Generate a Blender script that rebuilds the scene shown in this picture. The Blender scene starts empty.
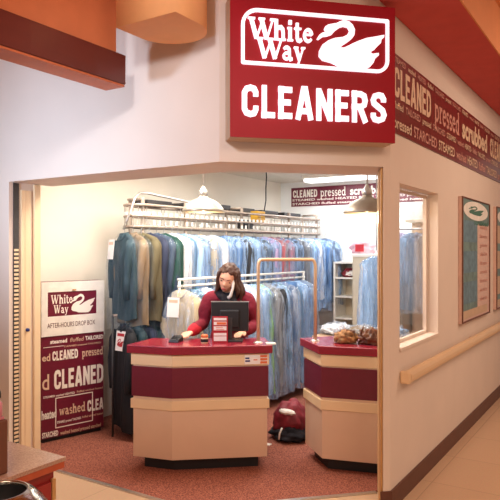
import bpy, bmesh, math, random
from mathutils import Vector, Matrix, noise, Euler
PI = math.pi
SC = bpy.context.scene
COL = SC.collection
random.seed(7)

# ------------------------------------------------------------------ camera
cam_d = bpy.data.cameras.new('camera'); cam_d.sensor_width = 36; cam_d.lens = 43.85
cam_d.clip_start = 0.05
cam = bpy.data.objects.new('camera', cam_d); COL.objects.link(cam)
cam.location = (0, 0, 1.62); cam.rotation_euler = (PI/2, 0, math.radians(32.6))
SC.camera = cam
# ------------------------------------------------------------------ world, exposure
SC.view_settings.view_transform = 'Standard'; SC.view_settings.look = 'None'
SC.view_settings.exposure = 0.0; SC.view_settings.gamma = 1.0
SC.view_settings.use_curve_mapping = False
SC.cycles.transparent_max_bounces = 32
SC.cycles.max_bounces = 8
w = bpy.data.worlds.new('world'); SC.world = w; w.use_nodes = True
w.node_tree.nodes['Background'].inputs[0].default_value = (1.0, 0.78, 0.64, 1)
w.node_tree.nodes['Background'].inputs[1].default_value = 0.36
# ------------------------------------------------------------------ lights
def area(name, loc, target, sx, sy, power, col, spread=180):
    l = bpy.data.lights.new(name, 'AREA'); l.shape = 'RECTANGLE'; l.size = sx; l.size_y = sy
    l.energy = power; l.color = col; l.spread = math.radians(spread)
    o = bpy.data.objects.new(name, l); COL.objects.link(o); o.location = loc
    d = Vector(target)-Vector(loc); o.rotation_euler = d.to_track_quat('-Z', 'Y').to_euler(); return o
def spot(name, loc, target, power, col, ang, blend=.6, size=.08):
    l = bpy.data.lights.new(name, 'SPOT'); l.energy = power; l.color = col
    l.spot_size = math.radians(ang); l.spot_blend = blend; l.shadow_soft_size = size
    o = bpy.data.objects.new(name, l); COL.objects.link(o); o.location = loc
    d = Vector(target)-Vector(loc); o.rotation_euler = d.to_track_quat('-Z', 'Y').to_euler(); return o
WARM = (1.0, .77, .58)
area('corridor_light', (1.2, 1.2, 3.3), (.6, 2.2, 0), 1.6, 1.6, 70, WARM)
area('corridor_light', (.9, 5.6, 3.3), (.3, 5.6, 0), 1.2, 2.4, 72, WARM)
area('corridor_light', (-.8, -.6, 3.3), (-1.6, 2.2, .3), 1.6, 1.2, 52, (1, .74, .54))
spot('wall_wash_light', (-3.5, 1.0, 1.95), (-3.45, 2.9, 2.2), 200, (.60, .76, 1.0), 92, 1.0, .15)
spot('wall_wash_light', (-1.2, .6, 3.0), (-2.45, 2.9, 2.3), 120, (.80, .86, 1.0), 50, .8, .10)
area('shop_tube_light', (-2.9, 5.0, 2.50), (-2.9, 5.0, 0), 1.6, 1.2, 36, (1, .95, .87))
area('shop_tube_light', (-2.85, 7.05, 2.47), (-2.85, 7.2, 0), 1.5, .25, 28, (.93, .97, 1.0))
area('shop_tube_light', (-3.0, 3.75, 2.50), (-3.05, 4.2, 0), 1.3, .4, 50, (1, .90, .78))

# ------------------------------------------------------------------ materials
def nt(name):
    m = bpy.data.materials.new(name); m.use_nodes = True
    return m, m.node_tree, m.node_tree.nodes['Principled BSDF']
def mat(name, col, rough=.6, metal=0, var=.08, scale=12, bump=0, bscale=60, spec=.5, emit=0, coat=0, stretch=None):
    m, t, p = nt(name); N, L = t.nodes, t.links
    p.inputs['Roughness'].default_value = rough; p.inputs['Metallic'].default_value = metal
    p.inputs['Specular IOR Level'].default_value = spec; p.inputs['Coat Weight'].default_value = coat
    tc = N.new('ShaderNodeTexCoord'); mp = N.new('ShaderNodeMapping'); L.new(tc.outputs['Object'], mp.inputs[0])
    if stretch: mp.inputs['Scale'].default_value = stretch
    n = N.new('ShaderNodeTexNoise'); n.inputs['Scale'].default_value = scale; n.inputs['Detail'].default_value = 4
    L.new(mp.outputs[0], n.inputs['Vector'])
    r = N.new('ShaderNodeValToRGB'); r.color_ramp.elements[0].position = .3; r.color_ramp.elements[1].position = .7
    a = [max(0, c*(1-var)) for c in col]; b = [min(1, c*(1+var)) for c in col]
    r.color_ramp.elements[0].color = (*a, 1); r.color_ramp.elements[1].color = (*b, 1)
    L.new(n.outputs['Fac'], r.inputs[0]); L.new(r.outputs[0], p.inputs['Base Color'])
    if bump:
        n2 = N.new('ShaderNodeTexNoise'); n2.inputs['Scale'].default_value = bscale; L.new(mp.outputs[0], n2.inputs['Vector'])
        bn = N.new('ShaderNodeBump'); bn.inputs['Strength'].default_value = bump; bn.inputs['Distance'].default_value = .01
        L.new(n2.outputs['Fac'], bn.inputs['Height']); L.new(bn.outputs[0], p.inputs['Normal'])
    if emit:
        p.inputs['Emission Color'].default_value = (*col, 1); p.inputs['Emission Strength'].default_value = emit
    return m
def S(r, g, b):
    f = lambda c: ((c/255+.055)/1.055)**2.4 if c > 10 else c/255/12.92
    return (f(r), f(g), f(b))
M = {}
M['wall'] = mat('painted_wall', S(224, 208, 194), .75, var=.025, scale=3, bump=.08, bscale=120)
M['inwall'] = mat('shop_wall_paint', S(236, 228, 214), .8, var=.02, scale=3, bump=.05)
M['backwall'] = mat('white_wall_paint', S(240, 240, 238), .8, var=.02, scale=3)
M['shopceil'] = mat('shop_ceiling_paint', S(225, 218, 205), .85, var=.03)
M['ceil'] = mat('corridor_ceiling_paint', S(226, 148, 96), .8, var=.04, scale=4)
M['red_soffit'] = mat('red_soffit_paint', S(206, 80, 76), .75, var=.05, scale=8)
M['beam'] = mat('terracotta_paint', S(206, 116, 70), .7, var=.05, scale=8)
M['beam_trim'] = mat('mahogany_trim', S(98, 40, 34), .3, var=.15, scale=8, stretch=(1, .2, 1), coat=.3)
M['beam_lip'] = mat('orange_lip_paint', S(190, 100, 60), .5, var=.06)
M['drum'] = mat('peach_drum_paint', S(238, 168, 108), .6, var=.03)
M['base'] = mat('brown_base_vinyl', S(92, 52, 40), .45, var=.1)
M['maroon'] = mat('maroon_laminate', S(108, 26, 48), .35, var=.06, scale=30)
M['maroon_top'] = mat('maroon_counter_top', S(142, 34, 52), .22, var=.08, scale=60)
M['cream'] = mat('cream_laminate', S(236, 208, 168), .5, var=.02, scale=6)
M['cream_lo'] = mat('cream_panel', S(226, 196, 170), .5, var=.025, scale=5)
M['toekick'] = mat('black_toe_kick', (.012, .012, .014), .5)
M['sign_red'] = mat('glossy_red_acrylic', S(156, 2, 28), .42, var=.04, scale=3, spec=.3)
M['sign_side'] = mat('sign_cabinet_tan', S(196, 168, 140), .5)
M['lit'] = mat('lit_white_acrylic', (.93, .9, 1.0), .4, var=.01, emit=.9)
M['ink_tan'] = mat('tan_vinyl_lettering', S(222, 190, 160), .5, var=.03)
M['ink_dim'] = mat('rose_vinyl_lettering', S(208, 150, 134), .5, var=.05)
M['ink_white'] = mat('white_vinyl_lettering', S(240, 232, 220), .5, var=.02)
M['ink_dark'] = mat('dark_printed_lettering', S(96, 50, 50), .6)
M['banner'] = mat('maroon_banner_vinyl', S(112, 26, 38), .28, var=.12, scale=20, coat=.2)
M['gold'] = mat('brass_trim', S(206, 162, 108), .35, metal=.5, var=.08)
M['pale_brass'] = mat('pale_brass_pipe', S(216, 182, 146), .35, metal=.35, var=.06)
M['lampalu'] = mat('spun_aluminium', S(160, 151, 138), .4, metal=.65, var=.08)
M['alu'] = mat('aluminium', S(205, 200, 195), .3, metal=.85, var=.08)
M['rail'] = mat('white_steel_rail', S(168, 152, 138), .4, metal=.4, var=.15, scale=30)
M['steel'] = mat('steel_rod', S(190, 186, 182), .3, metal=.8)
M['white'] = mat('white_enamel', S(236, 230, 220), .4)
M['paper'] = mat('white_paper', S(240, 234, 228), .7, var=.03)
M['redprint'] = mat('red_print', S(176, 30, 44), .6)
M['black'] = mat('black_plastic', (.014, .014, .016), .4)
M['darkbox'] = mat('dark_grey_cover', S(52, 50, 52), .5, var=.2, scale=30)
M['skin'] = mat('skin', S(232, 176, 146), .5, var=.05, scale=20)
M['hair'] = mat('dark_brown_hair', S(72, 40, 26), .45, var=.5, scale=60, stretch=(3, 3, .4), bump=.4, bscale=90)
M['jacket'] = mat('maroon_fleece', S(126, 24, 46), .85, var=.12, scale=40, bump=.3)
M['cuff'] = mat('red_fleece', S(186, 26, 44), .85, var=.1, scale=40, bump=.3)
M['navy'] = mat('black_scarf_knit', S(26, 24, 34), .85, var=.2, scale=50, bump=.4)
M['trousers'] = mat('dark_trousers', S(34, 36, 46), .8)
M['lips'] = mat('lips', S(176, 70, 66), .5)
M['eye'] = mat('eye_dark', S(40, 26, 22), .3)
M['cab_red'] = mat('red_cabinet_laminate', S(150, 38, 34), .35, var=.06)
M['granite'] = mat('speckled_grey_top', S(176, 140, 122), .18, var=.25, scale=140)
M['edge'] = mat('orange_wood_edge', S(186, 84, 50), .35, var=.1)
M['chrome'] = mat('brushed_chrome', S(176, 170, 160), .16, metal=1, var=.1)
M['brownbox'] = mat('brown_box_plastic', S(110, 66, 48), .5)
M['pinkish'] = mat('pink_plastic', S(206, 130, 140), .5)
M['wood_rail'] = mat('tan_handrail', S(228, 196, 156), .4, var=.05, scale=10, stretch=(1, .2, 1))
M['beige_cab'] = mat('beige_cabinet', S(214, 200, 176), .6, var=.02)
M['leather'] = mat('brown_leather', S(98, 54, 34), .4, var=.5, scale=22, bump=.5, bscale=40)
M['tanleather'] = mat('tan_suede', S(160, 116, 74), .7, var=.6, scale=24, bump=.4)
M['bag'] = mat('maroon_bag_cloth', S(128, 30, 44), .6, var=.3, scale=18, bump=.5, bscale=20)
M['orange'] = mat('orange_sticker', S(224, 110, 60), .5)
M['bluesticker'] = mat('blue_sticker', S(40, 50, 110), .5)
M['teal_print'] = mat('teal_print', S(96, 122, 116), .4, var=.4, scale=14)
M['pink_print'] = mat('pale_pink_print', S(214, 180, 166), .5, var=.08, scale=20)
M['tan_print'] = mat('tan_print', S(200, 170, 140), .5, var=.06)
M['green_print'] = mat('green_print', S(60, 110, 90), .5)
M['blue_print'] = mat('grey_blue_print', S(96, 126, 140), .5, var=.3, scale=18)
M['tube'] = mat('fluorescent_diffuser', (.95, .97, 1.0), .5, var=.01, emit=2.2)
M['bulb'] = mat('warm_bulb', (1.0, .8, .5), .5, var=.01, emit=5)
M['rack_yel'] = mat('yellow_plastic', S(220, 170, 60), .5)

def floor_mats():
    m, t, p = nt('speckled_maroon_carpet'); N, L = t.nodes, t.links
    tc = N.new('ShaderNodeTexCoord')
    n = N.new('ShaderNodeTexNoise'); n.inputs['Scale'].default_value = 120; n.inputs['Detail'].default_value = 6
    L.new(tc.outputs['Object'], n.inputs['Vector'])
    r = N.new('ShaderNodeValToRGB'); e = r.color_ramp.elements
    e[0].position = .36; e[0].color = (*S(100, 52, 42), 1); e[1].position = .66; e[1].color = (*S(190, 120, 96), 1)
    k = e.new(.5); k.color = (*S(148, 84, 68), 1)
    L.new(n.outputs['Fac'], r.inputs[0]); L.new(r.outputs[0], p.inputs['Base Color']); p.inputs['Roughness'].default_value = .95
    b = N.new('ShaderNodeBump'); b.inputs['Strength'].default_value = .5; b.inputs['Distance'].default_value = .004
    L.new(n.outputs['Fac'], b.inputs['Height']); L.new(b.outputs[0], p.inputs['Normal']); M['carpet'] = m
    m, t, p = nt('beige_corridor_tile'); N, L = t.nodes, t.links
    tc = N.new('ShaderNodeTexCoord')
    br = N.new('ShaderNodeTexBrick'); br.offset = 0; br.inputs['Scale'].default_value = 1
    br.inputs['Brick Width'].default_value = .61; br.inputs['Row Height'].default_value = .61; br.inputs['Mortar Size'].default_value = .003
    br.inputs['Color1'].default_value = (*S(216, 184, 152), 1); br.inputs['Color2'].default_value = (*S(222, 190, 158), 1)
    br.inputs['Mortar'].default_value = (*S(188, 156, 126), 1)
    L.new(tc.outputs['Object'], br.inputs['Vector'])
    n = N.new('ShaderNodeTexNoise'); n.inputs['Scale'].default_value = 90; L.new(tc.outputs['Object'], n.inputs['Vector'])
    mx = N.new('ShaderNodeMix'); mx.data_type = 'RGBA'; mx.blend_type = 'MULTIPLY'; mx.inputs[0].default_value = .25
    L.new(br.outputs[0], mx.inputs[6]); L.new(n.outputs['Color'], mx.inputs[7]); L.new(mx.outputs[2], p.inputs['Base Color'])
    p.inputs['Roughness'].default_value = .35; M['tile'] = m
    m, t, p = nt('window_glass'); N, L = t.nodes, t.links
    out = N['Material Output']; tr = N.new('ShaderNodeBsdfTransparent'); gl = N.new('ShaderNodeBsdfGlossy'); gl.inputs['Roughness'].default_value = .02
    fw = N.new('ShaderNodeLayerWeight'); fw.inputs[0].default_value = .5; fr = N.new('ShaderNodeMath'); fr.operation = 'POWER'; fr.inputs[1].default_value = 5; L.new(fw.outputs['Facing'], fr.inputs[0])
    mx = N.new('ShaderNodeMixShader'); L.new(fr.outputs[0], mx.inputs[0]); L.new(tr.outputs[0], mx.inputs[1]); L.new(gl.outputs[0], mx.inputs[2]); L.new(mx.outputs[0], out.inputs[0])
    M['glass'] = m
    for nm, col, al in (('blue_poly_film', (.36, .54, .84), .31), ('clear_poly_film', (.58, .66, .80), .22), ('thin_poly_film', (.22, .34, .44), .07)):
        m, t, p = nt(nm); N, L = t.nodes, t.links
        p.inputs['Roughness'].default_value = .16; p.inputs['Specular IOR Level'].default_value = 1.0
        tc = N.new('ShaderNodeTexCoord'); mp = N.new('ShaderNodeMapping'); mp.inputs['Scale'].default_value = (1, 1, .18); L.new(tc.outputs['Object'], mp.inputs[0])
        n = N.new('ShaderNodeTexNoise'); n.inputs['Scale'].default_value = 26; n.inputs['Detail'].default_value = 5; L.new(mp.outputs[0], n.inputs['Vector'])
        r = N.new('ShaderNodeMapRange'); r.inputs[1].default_value = .35; r.inputs[2].default_value = .7; r.inputs[3].default_value = al*.35; r.inputs[4].default_value = min(1, al*2.2)
        L.new(n.outputs['Fac'], r.inputs[0]); L.new(r.outputs[0], p.inputs['Alpha']); p.inputs['Base Color'].default_value = (*col, 1)
        b = N.new('ShaderNodeBump'); b.inputs['Strength'].default_value = .9; b.inputs['Distance'].default_value = .02
        L.new(n.outputs['Fac'], b.inputs['Height']); L.new(b.outputs[0], p.inputs['Normal']); M[{'b': 'film_blue', 'c': 'film_clear', 't': 'film_thin'}[nm[0]]] = m
floor_mats()

# ------------------------------------------------------------------ helpers
def tag(o, label=None, cat=None, group=None, kind=None):
    if label: o['label'] = label
    if cat: o['category'] = cat
    if group: o['group'] = group
    if kind: o['kind'] = kind
    return o
def empty(name, loc=(0, 0, 0), rz=0, label=None, cat=None, group=None):
    o = bpy.data.objects.new(name, None); COL.objects.link(o); o.location = loc; o.rotation_euler = (0, 0, rz)
    o.empty_display_size = .1
    return tag(o, label, cat, group)
class MB:
    def __init__(s): s.v = []; s.f = []; s.m = []; s.k = 0; s.cuts = []
    def cut(s): s.cuts.append((len(s.v), len(s.f)))
    def split(s, name, mats, parent):       # one object for every word printed
        c = s.cuts+[(len(s.v), len(s.f))]
        for (v0, f0), (v1, f1) in zip(c[:-1], c[1:]):
            q = MB(); q.v = s.v[v0:v1]; q.f = [[i-v0 for i in f] for f in s.f[f0:f1]]; q.m = s.m[f0:f1]; q.build(name, mats, parent)
    def mi(s, k): s.k = k; return s
    def add(s, vs, fs, T=None):
        b = len(s.v)
        for p in vs:
            p = Vector(p); s.v.append(T @ p if T is not None else p)
        for f in fs: s.f.append([i+b for i in f]); s.m.append(s.k)
        return s
    def box(s, a, b, T=None):
        x0, y0, z0 = a; x1, y1, z1 = b
        if x0 > x1: x0, x1 = x1, x0
        if y0 > y1: y0, y1 = y1, y0
        if z0 > z1: z0, z1 = z1, z0
        return s.add([(x0, y0, z0), (x1, y0, z0), (x1, y1, z0), (x0, y1, z0), (x0, y0, z1), (x1, y0, z1), (x1, y1, z1), (x0, y1, z1)],
                     [(0, 3, 2, 1), (4, 5, 6, 7), (0, 1, 5, 4), (1, 2, 6, 5), (2, 3, 7, 6), (3, 0, 4, 7)], T)
    def prism(s, poly, z0, z1, T=None):
        n = len(poly)
        ar = sum(poly[i][0]*poly[(i+1) % n][1]-poly[(i+1) % n][0]*poly[i][1] for i in range(n))
        if ar < 0: poly = poly[::-1]
        vs = [(x, y, z0) for x, y in poly]+[(x, y, z1) for x, y in poly]
        fs = [tuple(range(n-1, -1, -1)), tuple(range(n, 2*n))]+[(i, (i+1) % n, n+(i+1) % n, n+i) for i in range(n)]
        return s.add(vs, fs, T)
    def tube(s, pts, r, n=10, T=None, closed=False):
        P = [Vector(p) for p in pts]; m = len(P); rings = []
        up = None
        for i in range(m):
            if closed: d = P[(i+1) % m]-P[i-1]
            else: d = P[min(i+1, m-1)]-P[max(i-1, 0)]
            d.normalize()
            if up is None:
                up = Vector((0, 0, 1)) if abs(d.z) < .9 else Vector((1, 0, 0))
            a = d.cross(up)
            if a.length < 1e-4: up = Vector((1, 0, 0)) if abs(d.x) < .9 else Vector((0, 1, 0)); a = d.cross(up)
            a.normalize(); b = a.cross(d).normalized(); up = b
            rr = r[i] if isinstance(r, (list, tuple)) else r
            rings.append([P[i]+a*rr*math.cos(2*PI*k/n)+b*rr*math.sin(2*PI*k/n) for k in range(n)])
        vs = [p for R_ in rings for p in R_]; fs = []
        for i in range(m if closed else m-1):
            j = (i+1) % m
            for k in range(n): fs.append((i*n+k, j*n+k, j*n+(k+1) % n, i*n+(k+1) % n))
        if not closed: fs.append(tuple(range(n))); fs.append(tuple((m-1)*n+k for k in range(n-1, -1, -1)))
        return s.add(vs, fs, T)
    def lathe(s, prof, n=28, T=None, c=(0, 0)):
        vs = []; fs = []
        for (r, z) in prof:
            for k in range(n): vs.append((c[0]+r*math.cos(2*PI*k/n), c[1]+r*math.sin(2*PI*k/n), z))
        for i in range(len(prof)-1):
            for k in range(n): fs.append((i*n+k, i*n+(k+1) % n, (i+1)*n+(k+1) % n, (i+1)*n+k))
        return s.add(vs, fs, T)
    def ribbon(s, pts, wd, z0, z1, T=None):
        P = [Vector((p[0], p[1])) for p in pts]; L, R = [], []
        for i, p in enumerate(P):
            d0 = (P[i]-P[i-1]).normalized() if i else None
            d1 = (P[i+1]-P[i]).normalized() if i < len(P)-1 else None
            d0 = d0 or d1; d1 = d1 or d0
            n0 = Vector((-d0.y, d0.x)); n1 = Vector((-d1.y, d1.x)); m = (n0+n1)
            m = m.normalized() if m.length > .1 else n0
            k = wd/2/max(.5, m.dot(n0))
            L.append(p+m*k); R.append(p-m*k)
        n = len(P); vs = []
        for z in (z0, z1): vs += [(p.x, p.y, z) for p in L]+[(p.x, p.y, z) for p in R]
        fs = []
        for i in range(n-1):
            fs += [(2*n+i, 3*n+i, 3*n+i+1, 2*n+i+1), (i, i+1, 2*n+i+1, 2*n+i), (n+i, 3*n+i, 3*n+i+1, n+i+1)]
        fs += [(0, 2*n, 3*n, n), (n-1, 2*n-1, 4*n-1, 3*n-1)]
        return s.add(vs, fs, T)
    def build(s, name, mats, parent=None, smooth=False, bevel=0, loc=None):
        me = bpy.data.meshes.new(name); me.from_pydata([tuple(v) for v in s.v], [], s.f)
        if not isinstance(mats, (list, tuple)): mats = [mats]
        for m in mats: me.materials.append(M[m] if isinstance(m, str) else m)
        for p, k in zip(me.polygons, s.m): p.material_index = k; p.use_smooth = smooth
        bm = bmesh.new(); bm.from_mesh(me); bmesh.ops.recalc_face_normals(bm, faces=bm.faces)
        if bevel:
            es = [e for e in bm.edges if len(e.link_faces) == 2 and e.calc_face_angle(0) > .6]
            bmesh.ops.bevel(bm, geom=es, offset=bevel, segments=2, affect='EDGES', profile=.5)
        bm.to_mesh(me); bm.free(); me.update()
        o = bpy.data.objects.new(name, me); COL.objects.link(o)
        if parent: o.parent = parent
        if loc: o.location = loc
        return o
def struct(mb, name, mats, **k): return tag(mb.build(name, mats, **k), kind='structure')
def frame(o, ux, uy):
    ux = Vector(ux).normalized(); uy = Vector(uy).normalized(); n = ux.cross(uy)
    T = Matrix((ux, uy, n)).transposed().to_4x4(); T.translation = Vector(o); return T
def rrect(x0, y0, x1, y1, r, seg=7):      # r = radii BL, BR, TR, TL
    P = []
    for (cx, cy, a, q) in ((x0, y0, PI, r[0]), (x1, y0, 1.5*PI, r[1]), (x1, y1, 0, r[2]), (x0, y1, .5*PI, r[3])):
        sx = 1 if cx == x0 else -1; sy = 1 if cy == y0 else -1
        for i in range(seg+1):
            t = a+PI/2*i/seg; P.append((cx+sx*q+q*math.cos(t), cy+sy*q+q*math.sin(t)))
    return P
_tc = {}
def text_geo(s, bold):
    if (s, bold) in _tc: return _tc[(s, bold)]
    cu = bpy.data.curves.new('lettering', 'FONT'); cu.body = s; cu.size = 1; cu.offset = bold; cu.resolution_u = 3
    cu.fill_mode = 'FRONT'
    o = bpy.data.objects.new('lettering', cu); COL.objects.link(o)
    bpy.context.view_layer.update()
    me = bpy.data.meshes.new_from_object(o.evaluated_get(bpy.context.evaluated_depsgraph_get()))
    vs = [tuple(v.co) for v in me.vertices]; fs = [tuple(p.vertices) for p in me.polygons]
    bpy.data.objects.remove(o); bpy.data.curves.remove(cu); bpy.data.meshes.remove(me)
    _tc[(s, bold)] = (vs, fs); return vs, fs
def text(mb, s, x0, y0, x1, h, T, bold=.02, z=.002, ref='H', skew=0, thick=0):
    # s from x0 to x1, capital height h, baseline y0
    mb.cut(); vs, fs = text_geo(s, bold); rv, _ = text_geo(ref, bold)
    a = min(v[0] for v in vs); b = max(v[0] for v in vs); c = max(v[1] for v in rv); c0 = min(v[1] for v in rv)
    sx = (x1-x0)/(b-a); sy = h/(c-c0)
    f2 = lambda zz: [(x0+(v[0]-a)*sx+skew*(v[1]-c0)*sy, y0+(v[1]-c0)*sy, zz) for v in vs]
    mb.add(f2(z), fs, T)
    if thick:
        cnt = {}
        for f in fs:
            for i in range(len(f)): e = (f[i], f[(i+1) % len(f)]); cnt[e] = 1
        edges = [e for e in cnt if (e[1], e[0]) not in cnt]
        n = len(vs); mb.add(f2(z)+f2(z-thick), [(a_, b_, b_+n, a_+n) for a_, b_ in edges], T)
    return mb
def arc(cx, cy, rx, ry, a0, a1, n=9):
    return [(cx+rx*math.cos(math.radians(a0+(a1-a0)*i/n)), cy+ry*math.sin(math.radians(a0+(a1-a0)*i/n))) for i in range(n+1)]
TT, tt, sf = .30, .15, .13
SERIF = {
 'W': (2.15, [([(.2, 1.45), (.62, .02)], TT), ([(.62, .02), (1.08, 1.3)], tt), ([(1.0, 1.45), (1.42, .02)], TT), ([(1.42, .02), (1.9, 1.45)], tt), ([(-.05, 1.44), (.5, 1.44)], sf), ([(.78, 1.44), (1.28, 1.44)], sf), ([(1.68, 1.44), (2.12, 1.44)], sf)]),
 'h': (1.2, [([(.22, 1.5), (.22, 0)], TT), ([(.22, .7), (.42, .92), (.66, .95), (.82, .8), (.86, .55), (.86, 0)], .27), ([(0, 1.44), (.3, 1.44)], sf), ([(0, .06), (.46, .06)], sf), ([(.64, .06), (1.1, .06)], sf)]),
 'i': (.58, [([(.25, 1), (.25, 0)], TT), ([(.25, 1.2), (.25, 1.5)], TT), ([(.0, .94), (.3, .94)], sf), ([(0, .06), (.52, .06)], sf)]),
 't': (.78, [([(.28, 1.35), (.28, .28), (.36, .1), (.52, .06), (.7, .16)], .26), ([(0, .94), (.66, .94)], sf)]),
 'e': (1.0, [([(.12, .56), (.84, .56)], .12), (arc(.47, .5, .36, .42, 8, 325, 16), .22)]),
 'a': (1.1, [(arc(.42, .66, .3, .26, 150, 20, 6)+[(.72, .5), (.72, .2), (.82, .05), (1.0, .1)], .24), (arc(.42, .28, .3, .22, 70, 340, 10), .2), ([(.42, .52), (.7, .56)], .12)]),
 'y': (1.15, [([(.2, .96), (.58, .05)], .28), ([(.95, .96), (.58, .05), (.4, -.35), (.12, -.38)], .15), ([(0, .94), (.44, .94)], sf), ([(.74, .94), (1.14, .94)], sf)]),
 'p': (1.15, [([(.22, 1), (.22, -.45)], .24), (arc(.56, .48, .38, .42, 150, -150, 14), .2), ([(0, .94), (.25, .94)], sf), ([(0, -.42), (.46, -.42)], sf)]),
 'r': (.82, [([(.22, 1), (.22, 0)], .24), ([(.24, .6), (.4, .88), (.6, .92), (.74, .8)], .2), ([(0, .94), (.25, .94)], sf), ([(0, .06), (.48, .06)], sf)]),
 's': (.82, [(arc(.4, .7, .27, .22, 30, 250, 8)+arc(.4, .27, .29, .22, 80, -150, 8), .19)]),
 'd': (1.15, [([(.85, 1.5), (.85, 0)], .24), (arc(.48, .48, .36, .42, 30, 330, 14), .2), ([(.62, 1.44), (.85, 1.44)], sf), ([(.85, .06), (1.1, .06)], sf)]),
 'w': (1.5, [([(.18, .96), (.45, .03)], .24), ([(.45, .03), (.75, .9)], .13), ([(.72, .96), (1.0, .03)], .24), ([(1.0, .03), (1.3, .96)], .13), ([(0, .94), (.38, .94)], sf), ([(1.1, .94), (1.48, .94)], sf)]),
}
_sb = [(.5, .68), (.5, .77), (.43, .88), (.3, .9), (.16, .86), (.1, .74), (.13, .63), (.3, .52), (.46, .42), (.52, .28), (.46, .15), (.31, .1), (.16, .13), (.1, .22), (.1, .33)]
BLOCK = {'C': (.6, [[(.5, .64), (.5, .76), (.44, .87), (.31, .90), (.17, .86), (.1, .75), (.1, .25), (.17, .14), (.31, .10), (.44, .13), (.5, .24), (.5, .36)]]),
 'L': (.5, [[(.1, 1), (.1, 0)], [(0, .1), (.48, .1)]]), 'E': (.52, [[(.1, 1), (.1, 0)], [(0, .9), (.5, .9)], [(0, .51), (.45, .51)], [(0, .1), (.5, .1)]]),
 'A': (.66, [[(.09, 0), (.30, .97)], [(.57, 0), (.36, .97)], [(.2, .27), (.46, .27)], [(.22, .95), (.44, .95)]]), 'N': (.62, [[(.1, 1), (.1, 0)], [(.52, 1), (.52, 0)], [(.12, .92), (.5, .08)]]),
 'R': (.62, [[(.1, 1), (.1, 0)], [(0, .9), (.33, .9), (.47, .84), (.51, .7), (.47, .56), (.33, .5), (0, .5)], [(.3, .5), (.53, 0)]]), 'S': (.62, [_sb]),
 'D': (.62, [[(.1, 1), (.1, 0)], [(0, .9), (.3, .9), (.46, .83), (.52, .7), (.52, .3), (.46, .17), (.3, .1), (0, .1)]])}
def block(mb, s, x0, y0, x1, h, T, z=.002, thick=.0015, lw=.2):
    mb.cut(); tw = sum(BLOCK[c][0] for c in s)+.09*(len(s)-1); sx = (x1-x0)/tw; x = 0
    for c in s:
        wd, st = BLOCK[c]
        for q, pts in enumerate(st):
            D = Matrix.Diagonal((sx, h, 1, 1)); D.translation = Vector((x0+x*sx, y0, q*.0004)); mb.ribbon(pts, lw, z-thick, z, T @ D)
        x += wd+.09
    return mb
def serif(mb, s, x0, y0, x1, cap, T, z=.002, thick=.0015):
    mb.cut(); tw = sum(SERIF[c][0] for c in s)+.06*(len(s)-1); sx = (x1-x0)/tw; sy = cap/1.5; x = 0
    for c in s:
        wd, st = SERIF[c]
        for q, (pts, lw) in enumerate(st):
            D = Matrix.Diagonal((sx, sy, 1, 1)); D.translation = Vector((x0+x*sx, y0, q*.0003))
            mb.ribbon(pts, lw, z-thick, z, T @ D)
        x += wd+.06
    return mb
SW = [(0.504,2.831),(0.52,2.858),(0.54,2.872),(0.559,2.877),(0.549,2.892),(0.556,2.909),(0.574,2.921),(0.598,2.927),(0.623,2.933),(0.643,2.944),(0.672,2.955),(0.702,2.948),(0.724,2.929),(0.737,2.902),(0.732,2.869),(0.712,2.844),(0.687,2.824),(0.662,2.808),(0.648,2.793),(0.668,2.794),(0.694,2.806),(0.724,2.823),(0.762,2.841),(0.812,2.861),(0.862,2.872),(0.921,2.887),(0.919,2.872),(0.903,2.858),(0.899,2.837),(0.877,2.816),(0.857,2.794),(0.832,2.78),(0.847,2.77),(0.885,2.778),(0.887,2.765),(0.862,2.742),(0.852,2.718),(0.832,2.693),(0.802,2.677),(0.742,2.678),(0.682,2.681),(0.633,2.685),(0.593,2.701),(0.54,2.711),(0.517,2.733),(0.519,2.765),(0.54,2.804),(0.574,2.829),(0.613,2.846),(0.662,2.855),(0.692,2.871),(0.704,2.895),(0.692,2.913),(0.667,2.917),(0.643,2.909),(0.615,2.888),(0.593,2.863),(0.564,2.852),(0.54,2.848),(0.515,2.828)]
SW = [((x-.504)/.417, (y-2.677)/.278) for x, y in SW]     # unit swan
def swan(mb, x0, y0, x1, y1, T, z=.002, thick=.0):
    mb.cut(); P = [(x0+a*(x1-x0), y0+b*(y1-y0)) for a, b in SW]
    from mathutils.geometry import tessellate_polygon
    tri = tessellate_polygon([[Vector((p[0], p[1], 0)) for p in P]]); n = len(P)
    mb.add([(p[0], p[1], z) for p in P], tri, T)
    if thick: mb.add([(p[0], p[1], z) for p in P]+[(p[0], p[1], z-thick) for p in P], [(i, (i+1) % n, n+(i+1) % n, n+i) for i in range(n)], T)
    return mb
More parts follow.
